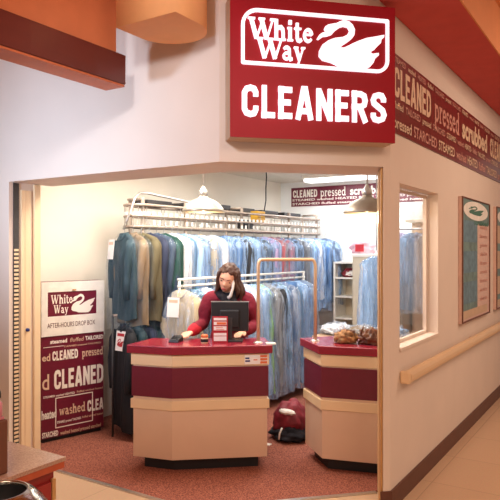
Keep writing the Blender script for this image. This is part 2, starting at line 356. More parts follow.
def loft(bm, ch, n=16, sub=5):
    """closed tapered limb through the joints (x, y, z, radius)"""
    P = [Vector(p[:3]) for p in ch]; Rr = [p[3] if isinstance(p[3], tuple) else (p[3], p[3]) for p in ch]
    C = []; m = len(P)
    for i in range(m-1):
        p0 = P[max(i-1, 0)]; p1 = P[i]; p2 = P[i+1]; p3 = P[min(i+2, m-1)]
        for k in range(sub+(i == m-2)):
            t = k/sub; q = .5*((2*p1)+(-p0+p2)*t+(2*p0-5*p1+4*p2-p3)*t*t+(-p0+3*p1-3*p2+p3)*t**3)
            u = t*t*(3-2*t); C.append((q, Rr[i][0]*(1-u)+Rr[i+1][0]*u, Rr[i][1]*(1-u)+Rr[i+1][1]*u))
    d0 = (C[1][0]-C[0][0]).normalized(); d1 = (C[-1][0]-C[-2][0]).normalized()
    st = []; en = []
    for a in (80, 55, 28):
        c_, s_ = math.cos(math.radians(a)), math.sin(math.radians(a)); r0 = min(C[0][1:]); r1 = min(C[-1][1:])
        st.append((C[0][0]-d0*r0*s_, C[0][1]*c_, C[0][2]*c_))
        en.insert(0, (C[-1][0]+d1*r1*s_, C[-1][1]*c_, C[-1][2]*c_))
    C = st+C+en; rings = []
    for i, (q, rx, ry) in enumerate(C):
        d = (C[min(i+1, len(C)-1)][0]-C[max(i-1, 0)][0]).normalized()
        if i == 0: pa = Vector((1, 0, 0)) if abs(d.x) < .85 else Vector((0, 0, 1))
        a = (pa-d*pa.dot(d)).normalized(); pa = a; b = d.cross(a)
        rings.append([bm.verts.new(q+a*rx*math.cos(2*PI*k/n)+b*ry*math.sin(2*PI*k/n)) for k in range(n)])
    for r0, r1 in zip(rings[:-1], rings[1:]):
        for k in range(n): bm.faces.new((r0[k], r0[(k+1) % n], r1[(k+1) % n], r1[k]))
    bm.faces.new(rings[0][::-1]); bm.faces.new(rings[-1])
def skin_mesh(chains, sub=2, voxel=.008, extra=None, smooth=1):
    """one continuous surface grown round all the limbs"""
    bm = bmesh.new()
    for ch in chains: loft(bm, ch)
    for e in (extra or []): bm.from_mesh(e)
    bmesh.ops.recalc_face_normals(bm, faces=bm.faces)
    out = bpy.data.meshes.new('figure'); bm.to_mesh(out); bm.free()
    if voxel:
        o = bpy.data.objects.new('figure', out); COL.objects.link(o)
        rm = o.modifiers.new('r', 'REMESH'); rm.mode = 'VOXEL'; rm.voxel_size = voxel; rm.use_smooth_shade = True
        if smooth: sm = o.modifiers.new('m', 'SMOOTH'); sm.iterations = smooth; sm.factor = .5
        bpy.context.view_layer.update()
        o2 = bpy.data.meshes.new_from_object(o.evaluated_get(bpy.context.evaluated_depsgraph_get()))
        bpy.data.objects.remove(o); out = o2
        bm = bmesh.new(); bm.from_mesh(out); seen = set(); isl = []
        for v in bm.verts:
            if v in seen: continue
            st = [v]; seen.add(v); c = []
            while st:
                a = st.pop(); c.append(a)
                for e in a.link_edges:
                    b = e.other_vert(a)
                    if b not in seen: seen.add(b); st.append(b)
            isl.append(c)
        isl.sort(key=len)
        kill = [v for c in isl[:-1] if len(c) < .12*len(isl[-1]) for v in c]
        if kill: bmesh.ops.delete(bm, geom=kill, context='VERTS')
        bm.to_mesh(out); bm.free()
    for p in out.polygons: p.use_smooth = True
    return out
def add_mesh(name, me, m, parent, loc=(0, 0, 0)):
    me.materials.clear(); me.materials.append(M[m]); me.name = name
    o = bpy.data.objects.new(name, me); COL.objects.link(o); o.parent = parent; o.location = loc; return o
def crumple(cx, cy, cz, rx, ry, rz, seed, amp=.35, fq=6, n=36, m=20, flat=True):
    mb = MB(); vs = []; fs = []
    for i in range(m+1):
        ph = PI*i/m-PI/2
        for k in range(n):
            th = 2*PI*k/n; v = Vector((math.cos(ph)*math.cos(th), math.cos(ph)*math.sin(th), math.sin(ph)))
            d = 1+amp*noise.noise(v*fq*.5+Vector((seed*7.3, seed, 0)))+amp*.5*noise.noise(v*fq+Vector((seed, 3*seed, 0)))
            p = Vector((v.x*rx*d, v.y*ry*d, v.z*rz*d))
            if flat: p.z = max(p.z, -rz*.55)
            vs.append((cx+p.x, cy+p.y, cz+p.z))
    for i in range(m):
        for k in range(n): fs.append((i*n+k, i*n+(k+1) % n, (i+1)*n+(k+1) % n, (i+1)*n+k))
    return mb.add(vs, fs)

# ================================================================== STRUCTURE
HZ = 2.136; TOP = 3.45
struct(MB().box((-8, -3, -.1), (6, 13, 0)), 'floor', 'tile')
struct(MB().prism([(-4.36, 3.01), (-2.36, 3.01), (-1.43, 3.94), (-1.43, 7.64), (-4.36, 7.64)], .0005, .006), 'floor_carpet', 'carpet')
struct(MB().prism([(-4.02, 2.985), (-2.35, 2.985), (-1.47, 3.865), (-1.49, 3.885), (-2.36, 3.012), (-4.02, 3.012)], .0, .009), 'trim_threshold', 'alu')
# front wall: pier left of the opening, header over the opening and round the chamfered corner
struct(MB().box((-6.5, 2.9, 0), (-4.02, 3.175, TOP)), 'wall_front', 'wall')
P1 = (-2.067, 2.9)
struct(MB().prism([(-4.02, 2.9), P1, (-1.305, 3.662), (-1.305, 3.95), (-1.425, 3.951), (-1.425, 4.136), (-2.261, 3.3), (-4.02, 3.3)], HZ, TOP), 'wall_header', 'wall')
# side wall with the first window opening
sw = MB()
WY0, WY1, WZ0, WZ1 = 3.825, 4.727, .965, 2.06
sw.prism([(-1.339, 3.628), (-1.305, 3.662), (-1.305, WY0), (-1.425, WY0), (-1.455, 3.88)], 0, HZ)
sw.box((-1.425, WY0, 0), (-1.305, WY1, WZ0)); sw.box((-1.425, WY0, WZ1), (-1.305, WY1, HZ))
sw.box((-1.425, WY1, 0), (-1.305, 13, HZ)); sw.box((-1.425, 3.95, HZ), (-1.305, 13, TOP))
struct(sw, 'wall_right', 'wall')
struct(MB().box((-4.5, 3.175, 0), (-4.36, 7.75, 2.75)), 'wall_left', 'inwall')
struct(MB().box((-4.36, 7.64, 0), (-1.425, 7.76, 2.75)), 'wall_back', 'backwall')
struct(MB().prism([(-4.36, 3.3), (-2.261, 3.3), (-1.425, 4.136), (-1.425, 7.64), (-4.36, 7.64)], 2.58, 2.66), 'ceiling', 'shopceil')
struct(MB().box((-8, -3, TOP), (6, 13, TOP+.1)), 'ceiling_corridor', 'ceil')
o = struct(MB().box((-1.3, 3.42, 3.10), (-.9, 13, TOP-.001)), 'trim_red_soffit', 'red_soffit')
MB().box((-.8995, 3.42, 3.10), (-.89, 13, TOP-.001)).build('soffit_side_board', 'ceil', o)
MB().box((-1.3, 3.41, 3.10), (-.89, 3.4195, TOP-.001)).build('soffit_end_board', 'ceil', o)
# baseboard round the corner
struct(MB().prism([(-1.352, 3.612), (-1.293, 3.66), (-1.293, 13), (-1.305, 13), (-1.305, 3.662), (-1.345, 3.63)], 0, .122), 'baseboard_right', 'base')
struct(MB().box((-6.5, 2.888, 0), (-4.02, 2.9, .122)), 'baseboard_front', 'base')
# gold shutter guide on the right jamb
g = MB(); dx, dy = -.11/.25, .23/.25
T = frame((-1.343, 3.634, 0), (dx, dy, 0), (0, 0, 1))
g.box((0.02, 0.02, 0), (.27, HZ-.003, -.012), T); 
g2 = MB().box((.09, .02, -.0125), (.14, HZ-.01, -.02), T)
o = struct(g, 'trim_shutter_guide_right', 'gold'); g2.build('guide_slot', 'wood_rail', o)
# beam and drum overhead on the left
b = MB().box((-2.78, -3, 2.78), (-2.60, 2.60, TOP-.001))
o = struct(b, 'trim_overhead_beam', 'beam')
MB().box((-2.735, -3, 2.602), (-2.570, 2.65, 2.775)).build('fascia_board', 'beam_trim', o, bevel=.004)
MB().box((-2.73, -3, 2.588), (-2.576, 2.645, 2.6)).build('fascia_underside', 'beam_lip', o)
pts = [(-2.42, 2.42), (-2.0, 2.42)]+[(-2.21+.21*math.cos(a), 2.62+.21*math.sin(a)) for a in [PI*i/24 for i in range(25)]]
o = struct(MB().prism(pts, 2.84, TOP-.001), 'trim_rounded_soffit', 'drum')
for p in o.data.polygons: p.use_smooth = abs(p.normal.z) < .5
# side window 1
wn = MB(); X0, X1 = -1.425, -1.305
for a, c in (((X0+.005, WY0, WZ0), (X1+.001, WY0+.006, WZ1)), ((X0+.005, WY1-.008, WZ0), (X1+.001, WY1, WZ1)), ((X0+.005, WY0, WZ0), (X1+.010, WY1, WZ0+.02)), ((X0+.005, WY0, WZ1-.008), (X1+.001, WY1, WZ1))): wn.box(a, c)
o = struct(wn, 'window_1', 'wall')
MB().box((-1.40, WY0+.02, WZ0+.02), (-1.394, WY1-.02, WZ1-.02)).build('glass_pane', 'glass', o)
st = MB(); 
for a, c in (((-1.41, WY0+.02, WZ0+.02), (-1.385, WY0+.04, WZ1-.02)), ((-1.41, WY1-.04, WZ0+.02), (-1.385, WY1-.02, WZ1-.02)), ((-1.41, WY0+.04, WZ0+.02), (-1.385, WY1-.04, WZ0+.04)), ((-1.41, WY0+.04, WZ1-.04), (-1.385, WY1-.04, WZ1-.02))): st.box(a, c)
st.build('glazing_bead', 'wall', o)
# left jamb: shutter guide with perforated strip and panels
T = frame((-4.02, 2.9, 0), (0, 1, 0), (0, 0, 1))     # x along +Y, y up, z towards +X
g = MB().box((.035, .0, 0.001), (.085, HZ-.004, .006), T)
o = struct(g, 'trim_shutter_guide_left', 'darkbox')
hp = MB()
for k in range(52): hp.box((.04, .03+k*.031, .006), (.078, .047+k*.031, .011), T)
hp.build('perforated_strip', 'cream', o)
g = MB().box((.10, 0, .001), (.185, 2.08, .014), T); g.build('guide_cover', 'cream', o)
g = MB().box((.13, 0, .014), (.14, 2.08, .016), T); g.build('cover_seam', 'wood_rail', o)
MB().box((.215, 0, .001), (.275, HZ-.002, .02), T).build('guide_post', 'cream', o, bevel=.004)
kk = MB().lathe([(0, .034), (.012, .034), (.014, .02), (.014, .014)], 16, T @ Matrix.Translation((.15, 1.0, 0)))
kk.build('key_switch', 'bluesticker', o, smooth=True)

# ================================================================== SIGN
sg = empty('shop_sign', (-1.929, 2.811, 2.255), label='red illuminated shop sign with glowing white swan logo over the corner', cat='sign')
T = frame((0, 0, 0), (.70711, .70711, 0), (0, 0, 1))     # local plane, z outward
Wd, Hh = .997, .805
MB().box((0, 0, -.155), (Wd, Hh, -.012), T).build('sign_cabinet', 'sign_side', sg, bevel=.003)
MB().box((.0, .0, -.0115), (Wd, Hh, 0), T).build('sign_face', 'sign_red', sg)
fo = rrect(.061, .408, .953, .727, (.012, .075, .012, .095)); fi = rrect(.080, .427, .934, .708, (.006, .058, .006, .078)); n = len(fo)
fr = MB(); vs = [(x, y, z) for z in (.001, .014) for x, y in fo]+[(x, y, z) for z in (.001, .014) for x, y in fi]
fs = []
for i in range(n):
    j = (i+1) % n; fs += [(n+i, n+j, 3*n+j, 3*n+i), (i, j, n+j, n+i), (2*n+i, 2*n+j, 3*n+j, 3*n+i)]
fr.add(vs, fs, T).build('lit_border', 'lit', sg)
lw = MB(); serif(lw, 'W', .103, .556, .262, .118, T, .016, .014); serif(lw, 'hite', .25, .556, .486, .118, T, .016, .014)
serif(lw, 'W', .150, .448, .312, .116, T, .016, .014); serif(lw, 'ay', .30, .448, .435, .116, T, .016, .014)
lw.build('logo_lettering', 'lit', sg)
swan(MB(), .504, .424, .921, .702, T, .016, .014).build('swan_emblem', 'lit', sg)
x = .063
for ch in 'CLEANERS':
    wd = BLOCK[ch][0]*.1630
    block(MB(), ch, x, .110, x+wd, .186, T, z=.015, thick=.012, lw=.175).build('channel_letter', 'lit', sg); x += wd+.0165

# ================================================================== BANNERS
def wordrow(mb_t, mb_d, T, x0, words, y, h, gap=.08, small=False):
    x = x0
    for wd, kind, width in words:
        if kind == 'B': block(mb_t, wd, x, y, x+width, h, T, lw=.18)
        elif kind == 'b': text(mb_t, wd, x, y, x+width, h, T, bold=.035, ref='H')
        elif kind == 'd': text(mb_d, wd, x, y, x+width, h, T, bold=.01)
        else: serif(mb_d, wd, x, y, x+width, h, T)
        x += width+gap
    return x
T = frame((-1.3045, 3.67, 2.36), (0, 1, 0), (0, 0, 1))
bn = empty('wall_banner', (0, 0, 0), label='long maroon word banner high on the corridor side wall', cat='banner')
MB().box((0, 0, 0), (9, .50, .008), T).build('banner_panel', 'banner', bn)
a, d = MB(), MB(); Tz = T @ Matrix.Translation((0, 0, .008))
x = .03
for rep in range(3):
    wordrow(a, d, Tz, x, [('CLEANED', 'B', .80)], .225, .195)
    wordrow(a, d, Tz, x+.9, [('pressed', 's', .74)], .235, .19)
    wordrow(a, d, Tz, x+1.74, [('scrubbed', 'b', 1.02)], .235, .18)
    x += 2.92
x = .02
seqA = [('STEAMED', .36), ('washed', .26), ('HEATED', .3), ('fluffed', .22), ('TAILORED', .4), ('pressed', .26), ('STARCHED', .42)]
for row, (y, h, off) in enumerate(((.445, .035, 0), (.155, .045, 3), (.03, .075, 5))):
    x = .03; k = off
    while x < 8.4:
        wd, ww = seqA[k % 7]; ww *= h/.045*.8
        text(a if k % 2 else d, wd, x, y, x+ww, h, Tz, bold=.015); x += ww+.05; k += 1

a.split('bold_word', 'ink_tan', bn); d.split('fine_word', 'ink_dim', bn)
# indoor banner
T = frame((-4.18, 7.636, 2.235), (1, 0, 0), (0, 0, 1))
bn = empty('indoor_banner', (0, 0, 0), label='small maroon and white word banner high on the shop back wall', cat='banner')
MB().box((0, 0, 0), (2.7, .265, .008), T).build('banner_panel', 'maroon', bn)
a = MB(); Tz = T @ Matrix.Translation((0, 0, .008)); x = .03
for rep in range(2):
    block(a, 'CLEANED', x, .125, x+.38, .105, Tz); serif(a, 'pressed', x+.43, .125, x+.81, .12, Tz); text(a, 'scrubbed', x+.87, .125, x+1.36, .11, Tz, bold=.035); x += 1.42
text(a, 'STEAMED washed HEATED fluffed TAILORED pressed STARCHED washed', .02, .075, 2.67, .03, Tz, bold=.02)
text(a, 'STARCHED fluffed steamed CLEANED washed heated TAILORED pressed', .02, .02, 2.67, .03, Tz, bold=.02)
a.split('banner_word', 'ink_white', bn)

# ================================================================== handrail + posters
hr = empty('handrail', (-1.305, 3.83, .80), label='tan wooden handrail running along the corridor side wall', cat='handrail')
pr = [(.032, -.04), (.05, -.042), (.064, -.034), (.07, -.015), (.07, .01), (.064, .03), (.05, .04), (.032, .04)]
hm = MB(); n = len(pr); hm.add([(x, y, z) for y in (.03, 9.0) for x, z in pr], [tuple(range(n)), tuple(range(2*n-1, n-1, -1))]+[(i, (i+1) % n, n+(i+1) % n, n+i) for i in range(n)])
hm.build('rail', 'wood_rail', hr)
MB().box((.001, .0, -.042), (.07, .032, .04)).build('rail_end_cap', 'wood_rail', hr, bevel=.012)
for y in (.25, 1.9, 3.6, 5.3): MB().box((.001, y, -.025), (.031, y+.05, .025)).build('bracket', 'gold', hr)
def poster(y0, y1, z0, z1, label, flip):
    p = empty('poster_display', (-1.305, y0, z0), label=label, cat='poster', group='framed posters on the corridor wall')
    T = frame((0, 0, 0), (0, 1, 0), (0, 0, 1)); Wp, Hp = y1-y0, z1-z0
    MB().box((0, 0, .001), (Wp, Hp, .03), T).build('backing', 'pink_print', p)
    f = MB()
    for a, c in (((0, 0, .03), (.016, Hp, .04)), ((Wp-.012, 0, .03), (Wp, Hp, .04)), ((.016, 0, .03), (Wp-.012, .012, .04)), ((.016, Hp-.01, .03), (Wp-.012, Hp, .04))): f.box(a, c, T)
    f.build('poster_frame', 'brownbox', p)
    MB().box((.02, .10, .031), (Wp*.52, Hp*.80, .0325), T).box((.02, Hp*.80, .031), (Wp-.02, Hp-.012, .0325), T).build('picture', 'teal_print', p)
    q = MB()
    for i in range(3): q.box((.05, .16+i*.27, .0325), (Wp*.5, .16+i*.27+.19, .0335), T)
    q.build('inset_pictures', 'blue_print' if not flip else 'tan_print', p)
    q = MB(); q.box((.04, .03, .031), (Wp*.9, .10, .0327), T); q.build('footer_strip', 'tan_print', p)
    e = MB(); e.add([(Wp*.48+Wp*.44*math.cos(2*PI*k/40), Hp*.905+.085*math.sin(2*PI*k/40), .0345) for k in range(40)], [tuple(range(40))], T); e.build('logo_oval', 'white', p)
    e = MB(); swan(e, Wp*.2, Hp*.87, Wp*.75, Hp*.945, T, .0355); text(e, 'scrubbed', Wp*.4, Hp*.79, Wp*.92, .05, T, bold=.02, z=.034); e.build('logo_print', 'green_print', p)
    e = MB()
    for i in range(9): text(e, ('shirts', 'suits', 'dresses', 'coats', 'drapes', 'slacks', 'gowns', 'linens', 'ties')[i], Wp*.62, .15+i*.085, Wp*.9, .035, T, bold=.01, z=.033)
    e.split('price_list_line', 'ink_dim', p)
poster(5.341, 6.467, .99, 2.08, 'tall framed poster with white swan oval, nearer of two on corridor wall', 0)
poster(6.82, 7.95, .99, 2.08, 'tall framed poster cut by right picture edge, farther of two on corridor wall', 1)

# ================================================================== DROP BOX
dbx = Vector((-4.04+4.19, 3.886-3.327, 0)); dl = dbx.length
db = empty('drop_box', (-4.19, 3.327, 0), label='maroon and cream after-hours drop box standing by the left shop wall', cat='drop box')
T = frame((0, 0, 0), dbx, (0, 0, 1))         # z outward
MB().box((0, .04, -.145), (dl, 1.35, 0), T).build('box_body', 'maroon', db, bevel=.003)
MB().box((.02, 0.007, -.13), (dl-.02, .04, -.02), T).build('plinth', 'toekick', db)
f = MB()
f.box((.0, 1.29, 0), (dl, 1.35, .012), T); f.box((0, .895, 0), (.03, 1.29, .012), T); f.box((dl-.035, .895, 0), (dl, 1.29, .012), T)
f.box((.03, .895, 0), (dl-.035, 1.04, .010), T); f.box((.03, 1.04, 0), (.055, 1.29, .010), T); f.box((dl-.075, 1.04, 0), (dl-.035, 1.29, .010), T); f.box((.055, 1.265, 0), (dl-.075, 1.29, .010), T); f.box((.055, 1.04, 0), (dl-.075, 1.06, .010), T)
f.build('cream_surround', 'white', db)
MB().box((.055, 1.06, .0), (dl-.075, 1.265, .005), T).build('deposit_door', 'maroon', db)
kb = MB().box((dl/2-.015, 1.272, .010), (dl/2+.015, 1.283, .022), T).build('door_latch', 'gold', db)
a = MB(); serif(a, 'White', .085, 1.165, .28, .075, T, .007); serif(a, 'Way', .11, 1.085, .24, .07, T, .007)
swan(a, .26, 1.075, .49, 1.24, T, .007)
text(a, 'steamed', .08, .83, .23, .035, T, bold=.03); text(a, 'TAILORED', .40, .83, dl-.005, .036, T, bold=.03)
block(a, 'CLEANED', .10, .685, .33, .08, T)
block(a, 'CLEANED', .115, .44, dl-.004, .165, T)
text(a, 'heated', .005, .205, .135, .075, T, bold=.03); block(a, 'CLEA', .42, .20, dl-.004, .10, T)
text(a, 'STARCHED', .01, .05, .15, .045, T, bold=.035)
text(a, 'STEAMED washed HEATED', .02, .38, .30, .018, T, bold=.02)
text(a, 'STEAMED pressed TAILORED', .14, .15, .36, .02, T, bold=.02)
a.cut()
for (x0, y0, x1, y1) in ((.125, .12, .132, .37), (.465, .12, .472, .37), (.125, .113, .472, .12), (.125, .363, .472, .37)): a.box((x0, y0, .001), (x1, y1, .003), T)
a.box((.02, .802, .0005), (.2, .806, .002), T)
a.split('bold_word', 'ink_white', db)
d = MB(); text(d, 'fluffed', .255, .83, .38, .034, T, bold=0, skew=.15); serif(d, 'pressed', .37, .69, dl-.006, .07, T); text(d, 'ed', .01, .69, .08, .06, T, bold=.02); text(d, 'd', .01, .45, .07, .13, T, bold=.01)
serif(d, 'washed', .16, .215, .40, .08, T); text(d, 'CLEANED steamed TAILORED', .2, .79, .55, .014, T, bold=.01); text(d, 'washed heated pressed starched', .17, .05, .55, .03, T, bold=.01)
text(d, 'fluffed washed heated', .32, .385, .57, .016, T, bold=.01); text(d, 'fluffed tailored heated', .37, .155, .57, .018, T, bold=.01)
d.split('fine_word', 'ink_tan', db)
t = MB(); text(t, 'AFTER-HOURS DROP BOX', .05, .965, dl-.09, .04, T, bold=.0, z=.012); t.split('door_lettering', 'ink_dark', db)
Ts = frame((-.145, .039, 0), (.966, -.26, 0), (0, 0, 1)); s_ = MB()
for i, (wd, y) in enumerate((('ed', 1.2), ('ned', 1.1), ('TAIL', .95), ('ed', .8), ('HED', .62), ('ED', .42), ('ea', .22))): text(s_, wd, .02, y, .13, .05, Ts, bold=.02)
s_.split('side_word', 'ink_white', db)

# ================================================================== COUNTERS
def off_poly(P, d):
    n = len(P); ar = sum(P[i][0]*P[(i+1) % n][1]-P[(i+1) % n][0]*P[i][1] for i in range(n)); sgn = 1 if ar > 0 else -1; out = []
    for i in range(n):
        p0, p1, p2 = Vector(P[i-1]), Vector(P[i]), Vector(P[(i+1) % n]); a = (p1-p0).normalized(); b = (p2-p1).normalized()
        na = Vector((a.y, -a.x))*sgn; nb = Vector((b.y, -b.x))*sgn; m = (na+nb).normalized(); out.append(tuple(p1+m*(d/max(.4, m.dot(na)))))
    return out
def counter(poly, label, group=None):
    c = Vector(poly[1]); P = [(x-c.x, y-c.y) for x, y in poly]
    r = empty('service_counter', (c.x, c.y, 0), label=label, cat='counter', group=None)
    MB().prism(off_poly(P, -.06), .006, .096).build('toe_kick', 'toekick', r)
    MB().prism(P, .095, .86).build('base_panel', 'cream_lo', r, bevel=.003)
    MB().prism(off_poly(P, .014), .455, .525).build('cream_ledge', 'cream', r, bevel=.003)
    MB().prism(off_poly(P, .008), .545, .765).build('maroon_band', 'maroon', r)
    MB().prism(off_poly(P, .012), .775, .858).build('cream_band', 'cream', r, bevel=.003)
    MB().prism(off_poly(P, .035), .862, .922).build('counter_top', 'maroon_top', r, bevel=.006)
    return r
n1 = Vector((-.640, .768)); Pc, Pr, Pl = Vector((-2.851, 3.412)), Vector((-2.316, 3.858)), Vector((-3.157, 3.332))
c1 = counter([tuple(Pl), tuple(Pc), tuple(Pr), tuple(Pr+n1*.34), tuple(Pc+n1*.36), tuple(Pl+Vector((-.06, .30)))], 'maroon and cream angled service counter in front of the woman')
# payment stickers on the left counter
T = frame(tuple(Pr-Pc)+(0,), (Pr-Pc).to_3d(), (0, 0, 1)) @ Matrix.Translation((0, 0, .013))
s_ = MB().box((-.17, .782, 0), (-.0, .85, .002), T); s_.build('payment_sticker', 'paper', c1)
s_ = MB(); s_.box((-.165, .80, .002), (-.13, .812, .003), T); s_.box((-.165, .82, .002), (-.135, .832, .003), T); s_.build('sticker_print', 'bluesticker', c1)
s_ = MB()
for k in range(3): s_.box((-.055, .785+k*.023, .002), (-.003, .802+k*.023, .003), T)
s_.box((-.105, .81, .002), (-.075, .817, .003), T); s_.build('sticker_print', 'orange', c1)
c2 = counter([(-2.225, 4.29), (-1.955, 4.035), (-1.50, 4.165), (-1.475, 4.62), (-2.0, 4.62)], 'maroon and cream angled service counter beside the right doorway column')

# counter garment bar between the two counters
gb = empty('garment_bar', (-2.416, 3.893, .922), label='brass inverted U pipe bar bridging both service counters', cat='rail')
pe = Vector((-2.10, 4.215))-Vector((-2.416, 3.893)); ht = .625
pts = [(0, 0, .0), (0, 0, ht-.05)]+[(pe.x*.06*(1-math.cos(t)), pe.y*.06*(1-math.cos(t)), ht-.05+.05*math.sin(t)) for t in (.4, .8, 1.2, 1.57)]
pts += [(pe.x*(1-q), pe.y*(1-q), z) for q, z in ((.06, ht), (.03, ht-.008), (.01, ht-.025), (0, ht-.05), (0, 0))]
MB().tube(pts, .0125, 12).build('bent_pipe', 'pale_brass', gb, smooth=True)
for p in ((0, 0), (pe.x, pe.y)): MB().lathe([(0, .012), (.02, .012), (.035, .006), (.037, 0)], 20, c=p).build('floor_flange', 'alu', gb, smooth=True)

# monitor on left counter
mo = empty('computer_monitor', (-2.655, 3.865, .922), math.radians(30), label='black computer monitor seen from behind on the left counter', cat='monitor')
MB().box((-.143, -.02, .075), (.143, .02, .30)).build('screen_housing', 'black', mo, bevel=.006)
MB().box((-.146, -.012, .298), (.146, .012, .304)).build('top_edge', 'alu', mo)
MB().box((-.075, -.04, .10), (.075, -.018, .24)).build('rear_bulge', 'black', mo, bevel=.01)
MB().box((-.02, -.05, .012), (.02, -.035, .18)).build('neck', 'darkbox', mo)
MB().box((-.10, -.085, 0), (.10, .06, .014)).build('base', 'black', mo, bevel=.004)
# sign holder in front of monitor
sh = empty('counter_sign', (-2.655, 3.735, .922), math.radians(34), label='small red and white notice stand in front of the monitor', cat='sign')
MB().box((-.058, -.004, 0), (.058, .004, .20)).build('notice_panel', 'redprint', sh)
q = MB()
for (z0, z1) in ((.095, .125), (.135, .16), (.17, .188), (.015, .05), (.055, .075)): q.box((-.048, -.006, z0), (.048, -.0042, z1))
q.build('notice_print', 'paper', sh)
q = MB(); q.box((-.025, -.008, .138), (.045, -.0062, .156)); q.box((-.03, -.008, .10), (.03, -.0062, .104)); q.box((-.03, -.008, .114), (.02, -.0062, .118)); q.build('notice_accent', 'orange', sh)
MB().box((-.058, .004, 0), (.058, .05, .004)).build('stand_foot', 'redprint', sh)
# small jar, phone base, cards
jr = empty('counter_jar', (-2.745, 3.66, .922), label='small orange topped jar with black label left of the notice stand', cat='jar')
MB().lathe([(0, 0), (.026, 0), (.028, .005), (.028, .04), (.025, .045), (0, .045)], 20).build('jar_body', 'cream', jr, smooth=True)
MB().lathe([(.0285, .010), (.0285, .034)], 20).build('jar_label', 'black', jr, smooth=True)
MB().lathe([(0, .068), (.018, .066), (.026, .058), (.027, .045), (0, .045)], 20).build('jar_lid', 'orange', jr, smooth=True)
ph = empty('card_terminal', (-2.97, 3.60, .922), math.radians(20), label='black card terminal lying at the left end of the counter', cat='terminal')
MB().add([(-.04, -.06, 0), (.04, -.06, 0), (.04, .06, 0), (-.04, .06, 0), (-.036, -.055, .022), (.036, -.055, .022), (.036, .055, .045), (-.036, .055, .045)], [(0, 3, 2, 1), (4, 5, 6, 7), (0, 1, 5, 4), (1, 2, 6, 5), (2, 3, 7, 6), (3, 0, 4, 7)]).build('terminal_body', 'black', ph, bevel=.004)
q = MB()
for i in range(3):
    for j in range(4): q.box((-.025+i*.02, -.045+j*.016, .024+j*.0035), (-.012+i*.02, -.034+j*.016, .031+j*.0035))
q.build('keypad', 'darkbox', ph)
cd = empty('business_card_tray', (-2.385, 3.90, .922), math.radians(40), label='flat white card stack at the right end of left counter', cat='cards')
MB().box((-.05+.07, -.03-.06, 0), (.05+.07-.03, .03-.06, .010)).build('card_stack', 'paper', cd)
# heap on right counter
h1 = tag(crumple(0, 0, .035, .085, .065, .055, 3, .5, 7).build('suede_boot_pile', 'tanleather', smooth=True, loc=(-1.86, 4.24, .922)), 'crumpled tan suede item in clear wrap on the right counter', 'garment')
crumple(.01, .02, .05, .06, .05, .045, 9, .6, 8).build('brown_lining', 'leather', h1, smooth=True)
crumple(-.05, .045, .05, .06, .045, .05, 12, .7, 9).build('plastic_wrap', 'film_clear', h1, smooth=True)
h2 = tag(crumple(0, 0, .04, .09, .07, .065, 5, .5, 7).build('leather_handbag', 'leather', smooth=True, loc=(-1.68, 4.29, .922)), 'dark brown crumpled leather item on right counter near the column', 'garment')
MB().tube([(-.07, 0, .05), (-.075, .0, .095), (-.06, .01, .12)], [.012, .010, .006], 8).build('upright_flap', 'leather', h2, smooth=True)
crumple(0.02, .04, .07, .05, .04, .03, 8, .6, 8).build('tan_fold', 'tanleather', h2, smooth=True)
# bag on the floor
bg = tag(crumple(0, 0, .14, .15, .15, .17, 4, .26, 6).build('laundry_bag', 'bag', smooth=True, loc=(-2.53, 4.62, .006)), 'maroon laundry bag slumped on the carpet between the two counters', 'bag')
crumple(.03, -.13, .25, .075, .03, .022, 2, .3, 5, flat=False).build('white_print', 'paper', bg, smooth=True)
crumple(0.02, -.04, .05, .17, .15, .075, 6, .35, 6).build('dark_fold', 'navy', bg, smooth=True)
MB().tube([(-.01, -.20, .03), (.0, -.205, .08), (.02, -.20, .13)], .008, 8).build('drawstring', 'paper', bg, smooth=True)
tag(MB().box((-.05, -.025, 0), (.05, .025, .006)).build('paper_scrap', 'paper', loc=(-2.62, 4.33, .006)), 'small white paper scrap on carpet by the laundry bag', 'paper')

# ================================================================== CONVEYOR AND RACKS
A0, A1 = Vector((-3.78, 3.80)), Vector((-3.62, 7.35))
cv = empty('garment_conveyor', (0, 0, 0), label='tall cream metal garment conveyor along the left shop wall', cat='conveyor')
def loop(z, dx=.0):
    P = []; L0 = Vector((-3.72-dx, 4.10)); L1 = Vector((-3.60-dx, 7.3)); wv = Vector((-.24, 0))
    n = 14
    for i in range(n+1): q = L0.lerp(L1, i/n); P.append((q.x, q.y, z))
    for i in range(1, 8): t = PI*i/8; q = L1+wv*(1-math.cos(t))/2; P.append((q.x, q.y+.18*math.sin(t), z))
    for i in range(n+1): q = (L1+wv).lerp(L0+wv, i/n); P.append((q.x, q.y, z))
    for i in range(1, 8): t = PI*i/8; q = L0+wv*(1+math.cos(t))/2; P.append((q.x, q.y-.10*math.sin(t), z))
    return P
for z, r in ((2.025, .013), (1.925, .011), (1.83, .015)): MB().tube(loop(z), r, 8, closed=True).build('conveyor_rail', 'rail', cv, smooth=True)
sl = MB(); L = loop(1.975)
for i in range(len(L)):
    p, q = Vector(L[i]), Vector(L[(i+1) % len(L)]); m = max(1, int((q-p).length/.075))
    for k in range(m):
        c = p.lerp(q, k/m); d = (q-p).normalized(); Tm = frame(c, d, (0, 0, 1))
        sl.box((.0, -.045, -.004), (.034, -.012, .004), Tm); 
        
        if k % 3: sl.box((.006, -.125, -.003), (.03, -.085, .003), Tm)
tag(sl.build('number_tags', 'paper', cv), kind='stuff')
hk = MB()
for i in range(len(L)):
    p, q = Vector(L[i]), Vector(L[(i+1) % len(L)]); m = max(1, int((q-p).length/.21))
    for k in range(m): c = p.lerp(q, k/m); hk.tube([(c.x, c.y, 1.83), (c.x, c.y, 2.02)], .004, 5)
tag(hk.build('hanger_spindles', 'steel', cv), kind='stuff')
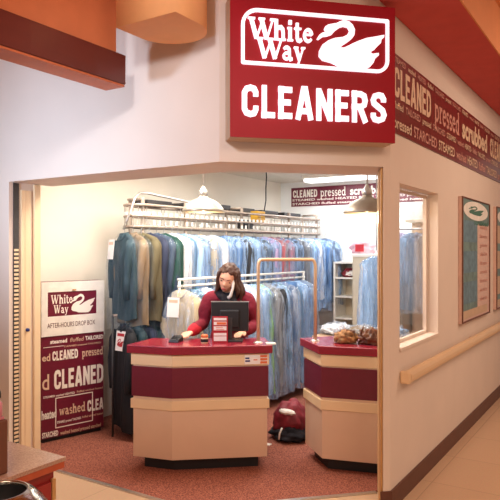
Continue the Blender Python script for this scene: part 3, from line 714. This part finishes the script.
for (x, y) in ((-3.75, 4.08), (-3.72, 4.65), (-3.69, 5.6), (-3.65, 6.6), (-3.62, 7.3), (-3.94, 4.12), (-3.9, 5.6), (-3.83, 7.3)):
    q = MB(); q.tube([(x, y, .006), (x, y, 2.08)], .017, 10); q.build('support_post', 'rail', cv, smooth=True)
q = MB()
for (x, y) in ((-3.75, 4.10), (-3.69, 5.6), (-3.62, 7.3)): q.tube([(x, y, 2.08), (x-.2, y, 2.08)], .012, 8)
q.build('cross_bar', 'rail', cv, smooth=True)
MB().tube([(-3.83, 3.92, 1.80), (-3.80, 3.97, 1.95), (-3.78, 4.01, 2.08), (-3.77, 4.06, 2.13), (-3.76, 4.16, 2.135), (-3.72, 4.7, 2.09), (-3.70, 5.0, 2.035)], .011, 8).build('guide_tube', 'alu', cv, smooth=True)
for (y0, y1, z) in ((4.20, 4.55, 2.035), (4.75, 5.0, 2.04), (5.2, 5.55, 2.06), (5.75, 6.05, 2.05), (6.2, 6.6, 2.05), (6.75, 7.2, 2.05)):
    MB().box((-3.98, y0, z), (-3.80, y1, z+.05)).build('drive_cover', 'darkbox', cv, bevel=.008)
MB().box((-3.80, 5.95, 1.94), (-3.70, 6.12, 2.07)).build('yellow_control_box', 'rack_yel', cv, bevel=.006)
MB().box((-3.82, 5.7, 1.86), (-3.72, 5.9, 1.96)).build('motor', 'black', cv, bevel=.01)
# power cord from the ceiling
tag(MB().tube([(-3.62, 6.0, 2.58), (-3.60, 5.98, 2.45), (-3.62, 6.0, 2.33), (-3.68, 6.1, 2.2), (-3.74, 6.16, 2.08)], .007, 8).build('power_cord', 'black', smooth=True), 'thin black cord hanging from the shop ceiling to the conveyor', 'cord')
# lower rail
LR = empty('garment_rail', (0, 0, 0), label='white lower garment rail running behind the woman', cat='rail')
for z in (1.36, 1.30): MB().tube([(-3.41, 4.16, z), (-3.36, 6.45, z)], .012, 10).build('rail_tube', 'white', LR, smooth=True)
for y in (4.18, 5.1, 6.43): MB().tube([(-3.42+.06*(y-3.82)/2.63, y, .006), (-3.42+.06*(y-3.82)/2.63, y, 1.37)], .013, 10).build('rail_post', 'white', LR, smooth=True)
LD = empty('low_rail', (0, 0, 0), label='low dark garment rail by the drop box under the conveyor', cat='rail')
MB().tube([(-3.84, 3.80, 1.05), (-3.74, 4.62, 1.05)], .012, 10).build('rail_tube', 'rail', LD, smooth=True)
for p in ((-3.84, 3.80), (-3.74, 4.62)): MB().tube([(p[0], p[1], .006), (p[0], p[1], 1.06)], .010, 10).build('rail_post', 'darkbox', LD, smooth=True)
# rail by the right wall with garments seen through the window
RR = empty('garment_rail', (0, 0, 0), label='steel garment rail at the right, seen through the side window', cat='rail')
MB().tube([(-2.55, 6.85, 1.86), (-1.75, 6.85, 1.86)], .012, 10).build('rail_tube', 'steel', RR, smooth=True)
for x in (-2.54, -1.76): MB().tube([(x, 6.85, 1.86), (x, 6.85, 2.579)], .010, 10).build('ceiling_drop', 'steel', RR, smooth=True)

GC = {'olive': (88, 80, 56), 'navy': (34, 42, 66), 'grey': (104, 106, 110), 'slate': (44, 58, 80), 'dark green': (18, 62, 54), 'white': (224, 224, 228),
      'blue': (74, 110, 158), 'pale blue': (150, 184, 220), 'beige': (196, 178, 142), 'charcoal': (40, 42, 48), 'lavender': (182, 160, 200), 'rose': (178, 100, 110),
      'pink': (214, 170, 180), 'teal': (50, 100, 110), 'lime green': (140, 190, 100), 'tan': (128, 104, 74), 'dark red': (128, 34, 44), 'dark teal': (22, 48, 56), 'steel blue': (90, 124, 160), 'black': (22, 24, 30)}
for k, v in GC.items(): M['cloth_'+k] = mat(k.replace(' ', '_')+'_cloth', S(*v), .85, var=.14, scale=14, bump=.25, bscale=50, stretch=(1, 1, .3))
def prof(kind, t):
    if kind == 'trousers': return .17+.02*t
    if t < .10: return .045+(.185-.045)*math.sin(PI/2*t/.10)**.8
    return {'shirt': .195, 'jacket': .205, 'coat': .20+.02*t, 'dress': .16+.06*t, 'blouse': .185}.get(kind, .19)
def shell(kind, L, seed, grow=0, ext=0, wave=1, wsc=1, deep=0):
    mb = MB(); n, m = 36, 22; vs = []; fs = []
    for i in range(m+1):
        t = i/m; z = .012-t*(L+ext); wd = prof(kind, t)*wsc+grow; dp = (.018+.035*min(1, t*4))*(1.15 if kind in ('coat', 'jacket') else 1)+grow*.8
        for k in range(n):
            a = 2*PI*k/n; fold = wave*(.012*math.sin(5*a+seed)+.009*math.sin(11*a+seed*2.3+t*2))*min(1, t*3)
            jit = noise.noise(Vector((math.cos(a)*1.5+seed, math.sin(a)*1.5, t*4)))*.016
            vs.append(((wd+jit)*math.cos(a)+.5*fold, (dp+deep*min(1, t*6)+fold+jit)*math.sin(a), z+(0.012*math.sin(3*a+seed) if i == m else 0)))
    for i in range(m):
        for k in range(n): fs.append((i*n+k, i*n+(k+1) % n, (i+1)*n+(k+1) % n, (i+1)*n+k))
    fs.append(tuple(range(n))); 
    return mb.add(vs, fs)
gcount = 0
def garment(x, y, z, rz, kind, col, L, label, group, film='film_blue', note=0, ext=.07, wsc=1.0):
    global gcount; gcount += 1; sd = gcount*1.37
    nm = {'shirt': 'hanging_shirt', 'jacket': 'hanging_jacket', 'coat': 'hanging_coat', 'dress': 'hanging_dress', 'trousers': 'hanging_trousers', 'blouse': 'hanging_blouse'}[kind]
    r = empty(nm, (x, y, z-.08), rz, label, kind, group)
    cl = shell(kind, L, sd, wsc=wsc).build('cloth', 'cloth_'+col, r, smooth=True)
    if kind in ('shirt', 'jacket', 'coat', 'blouse'):
        for sx in (-1, 1):
            sl = MB(); w0 = prof(kind, .3)*wsc
            sl.tube([(sx*(w0-.06), -.01, -.06), (sx*(w0-.035), -.03, -.13), (sx*(w0-.045), -.05, -.30), (sx*(w0-.06), -.055, -.43), (sx*(w0-.055), -.05, -.56)], [.034, .040, .037, .034, .028], 12)
            sl.build('sleeve', 'cloth_'+col, r, smooth=True)
        MB().tube([(-.05, -.02, .0), (-.02, -.045, -.05), (.02, -.045, -.05), (.05, -.02, 0), (.0, .035, .012)], .011, 8, closed=True).build('collar', 'cloth_'+col, cl, smooth=True)
    hg = MB(); hg.tube([(.0, 0, .08+.018), (.014, 0, .092), (.017, 0, .078), (.008, 0, .062), (0, 0, .05), (0, 0, .01), (-.17*wsc, 0, -.055), (.17*wsc, 0, -.055), (0, 0, .01)], .0028, 6)
    hg.build('wire_hanger', 'steel', r, smooth=True)
    if film: shell(kind if kind != 'trousers' else 'shirt', L, sd+2, .018, ext, 1.9, wsc*1.04, .055).build('plastic_cover', film, r, smooth=True)
    if note:
        T = frame((.01*math.sin(sd), -.130, -.13 if note != 3 else -.42), (1, 0, 0), (0, .1, 1))
        MB().box((-.06, -.085, 0), (.06, .085, .003), T).build('paper_ticket', 'paper', r); tk = r.children[-1]
        q = MB(); 
        if note >= 2: swan(q, -.04, -.05, .045, .02, T, .005)
        q.box((-.045, .04, .003), (.045, .065, .0045), T); q.build('ticket_print', 'redprint' if note >= 2 else 'ink_tan', tk)
    return r
up = [ # Y, dX, colour, kind, note, film, rz
 (3.90, -.04, 'dark teal', 'coat', 1, 'film_thin', -22), (3.96, .0, 'tan', 'jacket', 0, 'film_thin', -8), (4.03, .03, 'olive', 'coat', 0, None, 10), (4.11, .045, 'navy', 'jacket', 0, None, 16),
 (4.19, .06, 'slate', 'coat', 0, 'film_thin', 12), (4.27, .075, 'dark green', 'jacket', 0, None, 8), (4.36, .09, 'white', 'shirt', 3, 'film_clear', 20), (4.44, .085, 'steel blue', 'shirt', 0, None, 22), (4.52, .09, 'pale blue', 'jacket', 0, 'film_blue', 26),
 (4.68, .05, 'slate', 'dress', 0, 'film_blue', 25), (4.84, .03, 'beige', 'blouse', 0, 'film_blue', 22), (5.04, .01, 'white', 'shirt', 2, 'film_blue', 18), (5.26, .02, 'blue', 'shirt', 0, 'film_blue', 26), (5.44, .02, 'charcoal', 'jacket', 2, 'film_blue', 20),
 (5.64, .01, 'pale blue', 'blouse', 0, 'film_blue', 16), (5.80, .02, 'charcoal', 'coat', 0, 'film_blue', 24), (5.98, .02, 'lavender', 'shirt', 0, 'film_blue', 14),
 (6.16, .01, 'rose', 'blouse', 2, 'film_clear', 22), (6.34, .0, 'rose', 'jacket', 0, 'film_blue', 18), (6.52, .01, 'slate', 'shirt', 0, 'film_blue', 12),
 (6.70, .01, 'grey', 'coat', 2, 'film_clear', 18), (6.86, .02, 'pale blue', 'jacket', 0, 'film_blue', 14), (7.02, .02, 'white', 'coat', 0, 'film_blue', 10), (7.18, .05, 'blue', 'shirt', 0, 'film_blue', 18), (7.36, .09, 'navy', 'coat', 0, 'film_blue', 24)]
def nb(L, i, ci):
    a = L[i-1][ci] if i else None; b = L[i+1][ci] if i < len(L)-1 else None
    if a and b: return f'between {a} and {b} ones' if a != b else f'between two {a} ones'
    return 'nearest the drop box' if not a else 'at its far end'
for i, (y, dx, c, k, nt_, fl, rz) in enumerate(up):
    x = -3.76+.14*(y-3.8)/3.5+dx
    garment(x, y, 1.835, math.radians(rz), k, c, (.74, .80, .77, .82)[i % 4], f'{c} {k} hanging on the upper conveyor, {nb(up, i, 2)}', 'garments on the upper conveyor', fl, nt_, ext=.08 if i < 20 else .12)
lo = [(4.2, 'beige', 'coat', 1), (4.36, 'teal', 'shirt', 0), (4.52, 'white', 'blouse', 2), (4.68, 'slate', 'jacket', 0), (4.84, 'dark red', 'shirt', 0), (5.0, 'pale blue', 'shirt', 0),
      (5.16, 'white', 'blouse', 1), (5.28, 'pale blue', 'dress', 0), (5.40, 'lime green', 'dress', 0), (5.52, 'grey', 'coat', 0), (5.64, 'charcoal', 'coat', 0), (5.76, 'teal', 'dress', 0), (5.88, 'blue', 'trousers', 0), (6.02, 'steel blue', 'coat', 0), (6.16, 'pale blue', 'dress', 1), (6.32, 'steel blue', 'dress', 0)]
for i, (y, c, k, nt_) in enumerate(lo):
    garment(-3.40+.03*(y-4), y, 1.335, math.radians([6, -8, 12, -4, 9][i % 5]), k, c, 1.12 if y > 5.1 else .95, f'{c} {k} on the lower rail behind the counters, {nb(lo, i, 1)}', 'garments on the lower rail', 'film_blue' if i % 3 else 'film_clear', nt_, ext=.04)
dk = [(3.86, 'black', 'coat', 0), (3.93, 'dark teal', 'coat', 2), (4.01, 'navy', 'jacket', 0), (4.12, 'dark teal', 'jacket', 1), (4.25, 'black', 'jacket', 0), (4.40, 'slate', 'coat', 2)]
for i, (y, c, k, nt_) in enumerate(dk):
    garment(-3.78+.12*(y-3.76)+.02, y, 1.05, math.radians([-20, -6, 10, -8, 5, 12][i]), k, c, .90, f'{c} {k} low down beside the drop box, {nb(dk, i, 1)}', 'dark garments on the low rail', None, nt_)
rt = [(-2.38, 'white', 'shirt'), (-2.29, 'lavender', 'blouse'), (-2.20, 'pale blue', 'shirt'), (-2.11, 'steel blue', 'shirt'), (-2.02, 'grey', 'jacket'), (-1.93, 'slate', 'coat')]
for i, (x, c, k) in enumerate(rt):
    s_ = [(0, 1)]
    garment(x, 6.85, 1.88, math.radians(60+5*i), k, c, .85, f'{c} {k} seen through the side window, ' + ('at the left end of the rail' if i == 0 else f'right of the {rt[i-1][1]} one'), 'garments seen through the side window', 'film_clear', 0, ext=.05)
garment(-2.44, 6.40, 1.62, math.radians(50), 'dress', 'pale blue', .95, 'pale blue wrapped dress hanging beside the doorway column', 'single garments', 'film_blue', 0)
tag(MB().tube([(-2.44, 6.40, 2.58), (-2.44, 6.40, 1.615)], .006, 8).build('ceiling_hook_rod', 'steel', smooth=True), 'thin steel hook rod holding the dress by the column', 'hook')

# ================================================================== BACK OF SHOP
cb = empty('cubby_shelf', (-3.35, 7.25, .006), label='white open cubby shelves on the back wall', cat='shelf')
MB().box((0, .34, 0), (.30, .36, 1.46)).build('back_panel', 'beige_cab', cb)
for x in (0, .265): MB().box((x, 0, 0), (x+(.025 if x == 0 else .035), .34, 1.46)).build('side_panel', 'white', cb)
for z in (.02, .36, .72, 1.0, 1.24, 1.44): MB().box((.025, 0, z), (.265, .34, z+.022)).build('shelf_board', 'white', cb)
fb = tag(crumple(0, 0, .04, .09, .09, .07, 15, .4, 6).build('folded_bundle', 'bag', smooth=True, loc=(-3.19, 7.4, 1.27)), 'dark red and white folded bundle in the cubby shelf', 'bundle')
crumple(.03, -.06, .04, .06, .04, .04, 17, .4, 6).build('white_wrap', 'paper', fb, smooth=True)
wc = empty('storage_cabinet', (-3.03, 7.12, .006), label='tall pale storage cabinet right of the cubby shelves', cat='cabinet')
MB().box((0, 0, 0), (.64, .5, 1.53)).build('cabinet_body', 'beige_cab', wc, bevel=.004)
MB().box((-.02, -.02, 1.53), (.66, .5, 1.56)).build('cabinet_top', 'white', wc)
for x in (.02, .33): 
    d_ = MB().box((x, -.015, .06), (x+.29, -.001, 1.49)).build('door', 'beige_cab', wc); MB().box((x+.13, -.03, .8), (x+.145, -.016, .92)).build('handle', 'alu', d_)
pk = tag(crumple(0, 0, .07, .16, .09, .12, 21, .35, 5).build('wrapped_pillow', 'cloth_pink', smooth=True, loc=(-2.96, 7.3, 1.57)), 'pink wrapped pillow standing on top of the storage cabinet', 'pillow')
MB().box((-.06, -.115, .03), (.05, -.10, .12)).build('red_label', 'redprint', pk)
bc = empty('wall_cabinet', (-2.36, 7.14, 0), label='long cream bulkhead cabinet behind the window garments', cat='cabinet')
MB().box((0, 0, 1.98), (.93, .49, 2.16)).build('cabinet_body', 'white', bc)
MB().box((0, .25, .006), (.93, .49, 1.95)).build('lower_panel', 'tan_print', bc)
MB().box((0, -.01, 1.95), (.93, .49, 1.98)).build('bottom_board', 'beige_cab', bc)
ft = empty('work_table', (-2.75, 5.45, .006), label='low work table behind the right counter piled with wrapped laundry', cat='table')
MB().box((0, 0, .72), (.95, .6, .76)).build('table_top', 'tan_print', ft)
for x, y in ((.03, .03), (.88, .03), (.03, .53), (.88, .53)): MB().box((x, y, 0), (x+.04, y+.04, .72)).build('leg', 'alu', ft)
for i, (x, y, c, m_) in enumerate(((-2.6, 5.7, 'white plastic wrapped', 'film_clear'), (-2.3, 5.65, 'tan folded', 'cloth_tan'), (-2.02, 5.72, 'pale blue wrapped', 'cloth_pale blue'))):
    o = tag(crumple(0, 0, .03, .15, .16, .055, 30+i, .35, 7).build('laundry_bundle', m_ if i else 'cloth_white', smooth=True, loc=(x, y, .785)), c+' laundry bundle on the low work table', 'bundle', 'bundles on the work table')
    crumple(0, 0, .03, .16, .17, .065, 40+i, .4, 8).build('plastic_wrap', 'film_clear', o, smooth=True)

# ceiling fluorescent
fl = empty('ceiling_light', (-2.85, 7.05, 2.48), label='white fluorescent ceiling light near the shop back wall', cat='ceiling light')
MB().box((-.80, -.12, .05), (.80, .12, .099)).build('housing', 'white', fl)
MB().box((-.78, -.10, .012), (.78, .10, .049)).build('diffuser', 'tube', fl, bevel=.008)
# pendants
def pendant(x, y, zb, r, label):
    p = empty('pendant_lamp', (x, y, zb), label=label, cat='lamp', group='pendant lamps over the counters')
    k = r/.17
    pr = [(.170, 0), (.173, .004), (.165, .022), (.150, .048), (.120, .078), (.085, .098), (.052, .110), (.036, .122), (.034, .130)]
    outer = [(a*k, b*k) for a, b in pr]; inner = [(a*k-.003, b*k-.002) for a, b in pr[1:]][::-1]
    MB().lathe(inner+outer, 40).build('lamp_shade', 'lampalu', p, smooth=True)
    MB().lathe([(0, .21*k), (.010, .21*k), (.022, .185*k), (.034, .17*k), (.036, .13*k), (0, .125*k)], 20).build('socket_cap', 'steel', p, smooth=True)
    MB().lathe([(0, .008), (.022, .014), (.034, .035), (.03, .06), (.014, .085), (.013, .11)], 18).build('bulb', 'bulb', p, smooth=True)
    MB().tube([(0, 0, .20*k), (0, 0, 2.579-zb)], .006, 8).build('cord', 'alu', p, smooth=True)
    l = bpy.data.lights.new('pendant_light', 'POINT'); l.energy = 7; l.color = (1, .74, .42); l.shadow_soft_size = .05
    o = bpy.data.objects.new('pendant_light', l); COL.objects.link(o); o.location = (x, y, zb-.03)
pendant(-2.96, 3.93, 1.925, .17, 'aluminium dome pendant lamp hanging over the left counter')
pendant(-1.66, 4.17, 1.885, .17, 'aluminium dome pendant lamp hanging beside the doorway column')

# ================================================================== FOREGROUND LEFT
cab = empty('corner_cabinet', (-2.03, 1.74, 0), label='red cabinet with speckled stone top in the lower left corner', cat='cabinet')
MB().box((-.90, -1.1, .002), (-.035, -.035, .705)).build('cabinet_body', 'cab_red', cab, bevel=.003)
MB().box((-.93, -1.13, .735), (0, 0, .752)).build('stone_top', 'granite', cab, bevel=.002)
MB().box((-.93, -1.13, .705), (-.004, -.004, .735)).build('wood_edge', 'edge', cab, bevel=.004)
d_ = MB().box((-.035, -.55, .05), (-.018, -.06, .66)).build('door', 'cab_red', cab, bevel=.003)
MB().box((-.034, -.055, .58), (-.02, -.035, .67)).build('hinge', 'gold', cab, bevel=.003)
bx = empty('napkin_holder', (-2.10, 1.40, .752), label='brown upright box on the red cabinet at left edge', cat='box')
MB().box((-.10, -.09, 0), (.03, .09, .21)).build('box_body', 'brownbox', bx, bevel=.006)
MB().box((-.092, -.08, .2105), (.022, .08, .222)).build('box_lid', 'pinkish', bx, bevel=.003)
bt = empty('hand_pump_bottle', (-2.108, 1.452, .975), label='pink bottle with black cap standing on the brown box', cat='bottle')
MB().lathe([(0, 0), (.03, 0), (.032, .006), (.032, .05), (.02, .065), (0, .065)], 20).build('bottle_body', 'pinkish', bt, smooth=True)
MB().lathe([(0, .11), (.022, .106), (.028, .09), (.028, .072), (.014, .066), (0, .066)], 20).build('bottle_cap', 'black', bt, smooth=True)
tb = empty('domed_bin', (-1.356, .949, .006), label='polished metal dome bin with black round opening in the bottom left corner', cat='bin')
MB().lathe([(0, -.004), (.13, -.004), (.135, .01), (.135, .80), (.14, .81)], 48).build('bin_body', 'chrome', tb, smooth=True)
MB().lathe([(.14, .81), (.148, .85), (.147, .88), (.139, .92), (.124, .955), (.104, .983), (.085, 1.002), (.071, 1.010), (.067, 1.010), (.065, 1.005), (.065, .985)], 48).build('bin_dome', 'chrome', tb, smooth=True)
MB().lathe([(.0645, 1.0), (.060, .90), (0, .90)], 40).build('opening_liner', 'black', tb, smooth=True)

# ================================================================== WOMAN
wm = empty('person', (-2.845, 4.117, .006), math.radians(32.6), label='woman in maroon fleece and black scarf on the phone behind the left counter', cat='person')
def head_mesh(c, pitch, yaw, roll):
    vs, fs = [], []; n, m = 48, 36
    for i in range(m+1):
        ph = PI*i/m
        for k in range(n):
            th = 2*PI*k/n; d = Vector((math.sin(ph)*math.sin(th), -math.sin(ph)*math.cos(th), math.cos(ph)))  # th=0 -> face (-y)
            x, y, z = d.x*.074, d.y*.094, d.z*.115
            if z < 0: q = min(1, -z/.115); x *= 1-.34*q; y = y*(1-.30*q) if y > 0 else y*(1-.10*q)
            if d.y < 0:
                f_ = lambda cx, cz, s, a: a*math.exp(-(((x-cx)**2+(z-cz)**2)/(2*s*s)))
                y -= f_(0, -.022, .010, .020)+f_(0, -.006, .008, .010)+f_(0, -.098, .018, .010)+f_(0, -.062, .014, .006)
                y += f_(-.030, .006, .014, .010)+f_(.030, .006, .014, .010)
                y -= f_(-.03, .028, .014, .004)+f_(.03, .028, .014, .004)
                y += f_(0, -.055, .005, .002)
            vs.append(Vector((x, y, z)))
    for i in range(m):
        for k in range(n): fs.append((i*n+k, i*n+(k+1) % n, (i+1)*n+(k+1) % n, (i+1)*n+k))
    return vs, fs
HC = Vector((0, -.075, 1.383)); HR = Matrix.Translation(HC) @ Euler((math.radians(20), math.radians(16), math.radians(-8)), 'XYZ').to_matrix().to_4x4()
hv, hf = head_mesh(0, 0, 0, 0)
eb = MB().add(hv, hf, HR)
for sx in (-1, 1): eb.lathe([(0, -.03), (.012, -.026), (.015, -.005), (.014, .012), (.010, .026), (0, .03)], 12, HR @ Matrix.Translation((sx*.074, .008, -.012)) @ Matrix.Diagonal((.45, 1, 1, 1)))
hm = bpy.data.meshes.new('head'); hm.from_pydata([tuple(v) for v in eb.v], [], eb.f)
chains = [
 [(0, .16, .86, (.15, .105)), (0, .11, .98, (.125, .09)), (0, .05, 1.10, (.120, .088)), (0, .01, 1.19, (.118, .078)), (0, -.01, 1.25, (.07, .06)), (0, -.03, 1.30, (.048, .048)), (0, -.05, 1.35, (.045, .045))],
 [(-.03, .01, 1.17, .06), (-.075, .006, 1.205, .058), (-.14, .0, 1.215, .050), (-.182, -.005, 1.15, .044), (-.205, .01, 1.02, .037), (-.245, -.09, .995, .033), (-.285, -.185, .965, .023)],
 [(.03, .01, 1.17, .06), (.075, .006, 1.205, .058), (.14, .0, 1.215, .050), (.185, -.005, 1.15, .044), (.215, .01, 1.02, .037), (.19, -.08, .985, .031), (.13, -.165, .965, .023)],
 [(0, .16, .86, (.15, .105)), (-.09, .17, .78, .085), (-.10, .14, .46, .055), (-.105, .18, .09, .036), (-.11, .09, .035, .03), (-.115, .0, .02, .02)],
 [(0, .16, .86, (.15, .105)), (.09, .17, .78, .085), (.10, .14, .46, .055), (.105, .18, .09, .036), (.11, .09, .035, .03), (.115, .0, .02, .02)]]
def hand(wx, wy, wz, dx, dy, side):
    d = Vector((dx, dy, -.12)).normalized(); s_ = Vector((-d.y, d.x, 0)).normalized()*side; C = []
    w0 = Vector((wx, wy, wz)); palm = w0+d*.045
    C.append([(*w0, .022), (*(w0+d*.03), (.026, .016)), (*palm, (.030, .014)), (*(w0+d*.075), (.030, .012))])
    out = [C[0]]
    for k, (o_, l_) in enumerate(((-.026, .06), (-.009, .07), (.009, .066), (.025, .05))):
        b = w0+d*.068+s_*o_; c1 = b+d*l_*.5+Vector((0, 0, -.002)); c2 = b+d*l_*.85+Vector((0, 0, -.014)); out.append([(*b, .009), (*c1, .0085), (*c2, .0075)])
    b = w0+d*.025-s_*.02; out.append([(*b, .011), (*(b+d*.028-s_*.022), .0095), (*(b+d*.052-s_*.024+Vector((0, 0, -.008))), .008)])
    return out
HD = hand(-.285, -.185, .965, -.35, -.9, 1)+hand(.13, -.165, .965, -.45, -.85, -1)
body = skin_mesh(chains+HD, voxel=.005, extra=[hm], smooth=2)
add_mesh('body', body, 'skin', wm)
g_ = .013
def fat(ch, g=g_): return [(p[0], p[1], p[2], (p[3][0]+g, p[3][1]+g) if isinstance(p[3], tuple) else p[3]+g) for p in ch]
jk = [fat(chains[0][:4])+[(0, -.005, 1.235, (.085, .072))], fat(chains[1][:-1])+[(-.272, -.145, .973, .038)], fat(chains[2][:-1])+[(.155, -.13, .973, .038)]]
jm = skin_mesh(jk, 2, voxel=.008, smooth=2)
for v in jm.vertices:
    k = noise.noise(Vector(v.co)*14)*.008+noise.noise(Vector(v.co)*34)*.003; v.co += v.normal*k
add_mesh('jacket', jm, 'jacket', wm)
cm = skin_mesh([[(-.258, -.10, .982, .052), (-.275, -.15, .974, .048), (-.282, -.172, .97, .040)]], 2); add_mesh('red_cuff', cm, 'cuff', wm)
tag(wm.children[-1], 'bright red sleeve cuff')
cm = skin_mesh([[(.185, -.085, .985, .050), (.15, -.135, .974, .047), (.14, -.15, .97, .040)]], 2); add_mesh('jacket_cuff', cm, 'jacket', wm)
tr = skin_mesh([fat([chains[3][0][:3]+((.155, .11),)]+chains[3][1:4], .014), fat([chains[3][0][:3]+((.155, .11),)]+chains[4][1:4], .014)], 2); add_mesh('trousers', tr, 'trousers', wm)
for sx in (-1, 1):
    s_ = skin_mesh([[(sx*.105, .19, .05, .042), (sx*.11, .09, .045, .044), (sx*.116, -.02, .034, .03)]], 2); add_mesh('shoe', s_, 'black', wm)
sc = skin_mesh([[(-.075, -.03, 1.26, .034), (-.03, -.085, 1.235, .036), (.03, -.088, 1.235, .036), (.08, -.03, 1.262, .034), (.04, .05, 1.275, .034), (-.04, .05, 1.275, .034), (-.076, -.028, 1.262, .034)],
                [(.02, -.09, 1.23, .036), (.055, -.115, 1.15, .042), (.07, -.115, 1.06, .04)], [(-.02, -.09, 1.23, .036), (-.01, -.115, 1.15, .036), (.0, -.11, 1.08, .03)]], 2, voxel=.007, smooth=1)
for v in sc.vertices: v.co += v.normal*noise.noise(Vector(v.co)*30)*.007
add_mesh('scarf', sc, 'navy', wm)
# hair: cap leaving the face open, with locks to the shoulders
hb = MB(); n, m = 40, 24; vs = []; fs = []
for i in range(m+1):
    ph = PI*.74*i/m
    for k in range(n):
        th = 2*PI*k/n; v = Vector((math.sin(ph)*math.sin(th), -math.sin(ph)*math.cos(th), math.cos(ph)))
        face = max(0, math.cos(th-.12))**.6*(1 if ph > .84+.3*abs(math.sin(th)) else 0)
        gr = .018+.010*noise.noise(v*5)
        p = Vector((v.x*(.074+gr), v.y*(.094+gr)+.006, v.z*(.115+gr*.9)))
        if face > .66: p *= .70
        vs.append(p)
for i in range(m):
    for k in range(n): fs.append((i*n+k, i*n+(k+1) % n, (i+1)*n+(k+1) % n, (i+1)*n+k))
fs.append(tuple(m*n+k for k in range(n)))
hb.add(vs, fs, HR)
hmesh = bpy.data.meshes.new('hair'); hmesh.from_pydata([tuple(v) for v in hb.v], [], hb.f)
locks = []
for (x, y, r, L_, sw_) in ((-.074, -.045, .014, .12, -.01), (-.080, -.01, .018, .15, -.03), (-.076, .03, .022, .17, -.035), (-.05, .065, .026, .17, -.02), (.074, -.045, .014, .13, .012), (.082, -.01, .019, .17, .035), (.08, .03, .024, .18, .045), (.055, .065, .026, .17, .03), (.0, .085, .032, .17, 0)):
    a_ = HR @ Vector((x*.85, y, .065)); b_ = HR @ Vector((x, y, 0)); c_ = Vector((b_.x+sw_*.5+.012, b_.y+.012, b_.z-L_*.5)); e_ = Vector((c_.x+sw_*.3-.012, c_.y+.012, c_.z-L_*.38))
    locks.append([(*a_, r*.8), (*b_, r), (*c_, r*1.05), (*e_, r*.5)])
hair = skin_mesh(locks, voxel=.0055, extra=[hmesh], smooth=1)
for v in hair.vertices: v.co += v.normal*(noise.noise(Vector((v.co.x*60, v.co.y*60, v.co.z*10)))*.006)
add_mesh('hair', hair, 'hair', wm)
for sx in (-1, 1):
    MB().lathe([(0, .0), (.012, -.001), (.013, -.003)], 14, HR @ Matrix.Translation((sx*.030, -.079, .004)) @ Euler((PI/2, 0, 0)).to_matrix().to_4x4() @ Matrix.Diagonal((1.1, .35, 1, 1))).build('eye', 'eye', wm, smooth=True)
    MB().tube([(sx*.014, -.094, .026), (sx*.030, -.092, .031), (sx*.046, -.083, .026)], .0025, 6, HR).build('eyebrow', 'hair', wm, smooth=True)
MB().lathe([(0, -.021), (.005, -.012), (.007, 0), (.005, .012), (0, .021)], 12, HR @ Matrix.Translation((0, -.090, -.058)) @ Euler((0, PI/2, 0)).to_matrix().to_4x4()).build('lips', 'lips', wm, smooth=True)
# phone handset cradled at her cheek
pn = empty('telephone_handset', tuple(Matrix.Translation((-2.845, 4.117, .006)) @ Matrix.Rotation(math.radians(32.6), 4, 'Z') @ (HR @ Vector((.062, -.070, -.04)))), math.radians(32.6), label='white telephone handset held between her cheek and shoulder', cat='telephone')
q = MB(); q.tube([(.012, .028, .07), (.012, .0, .06), (.006, -.012, 0), (-.012, -.008, -.06), (-.03, .004, -.075)], [.014, .013, .010, .013, .015], 12); q.build('handset_body', 'white', pn, smooth=True)
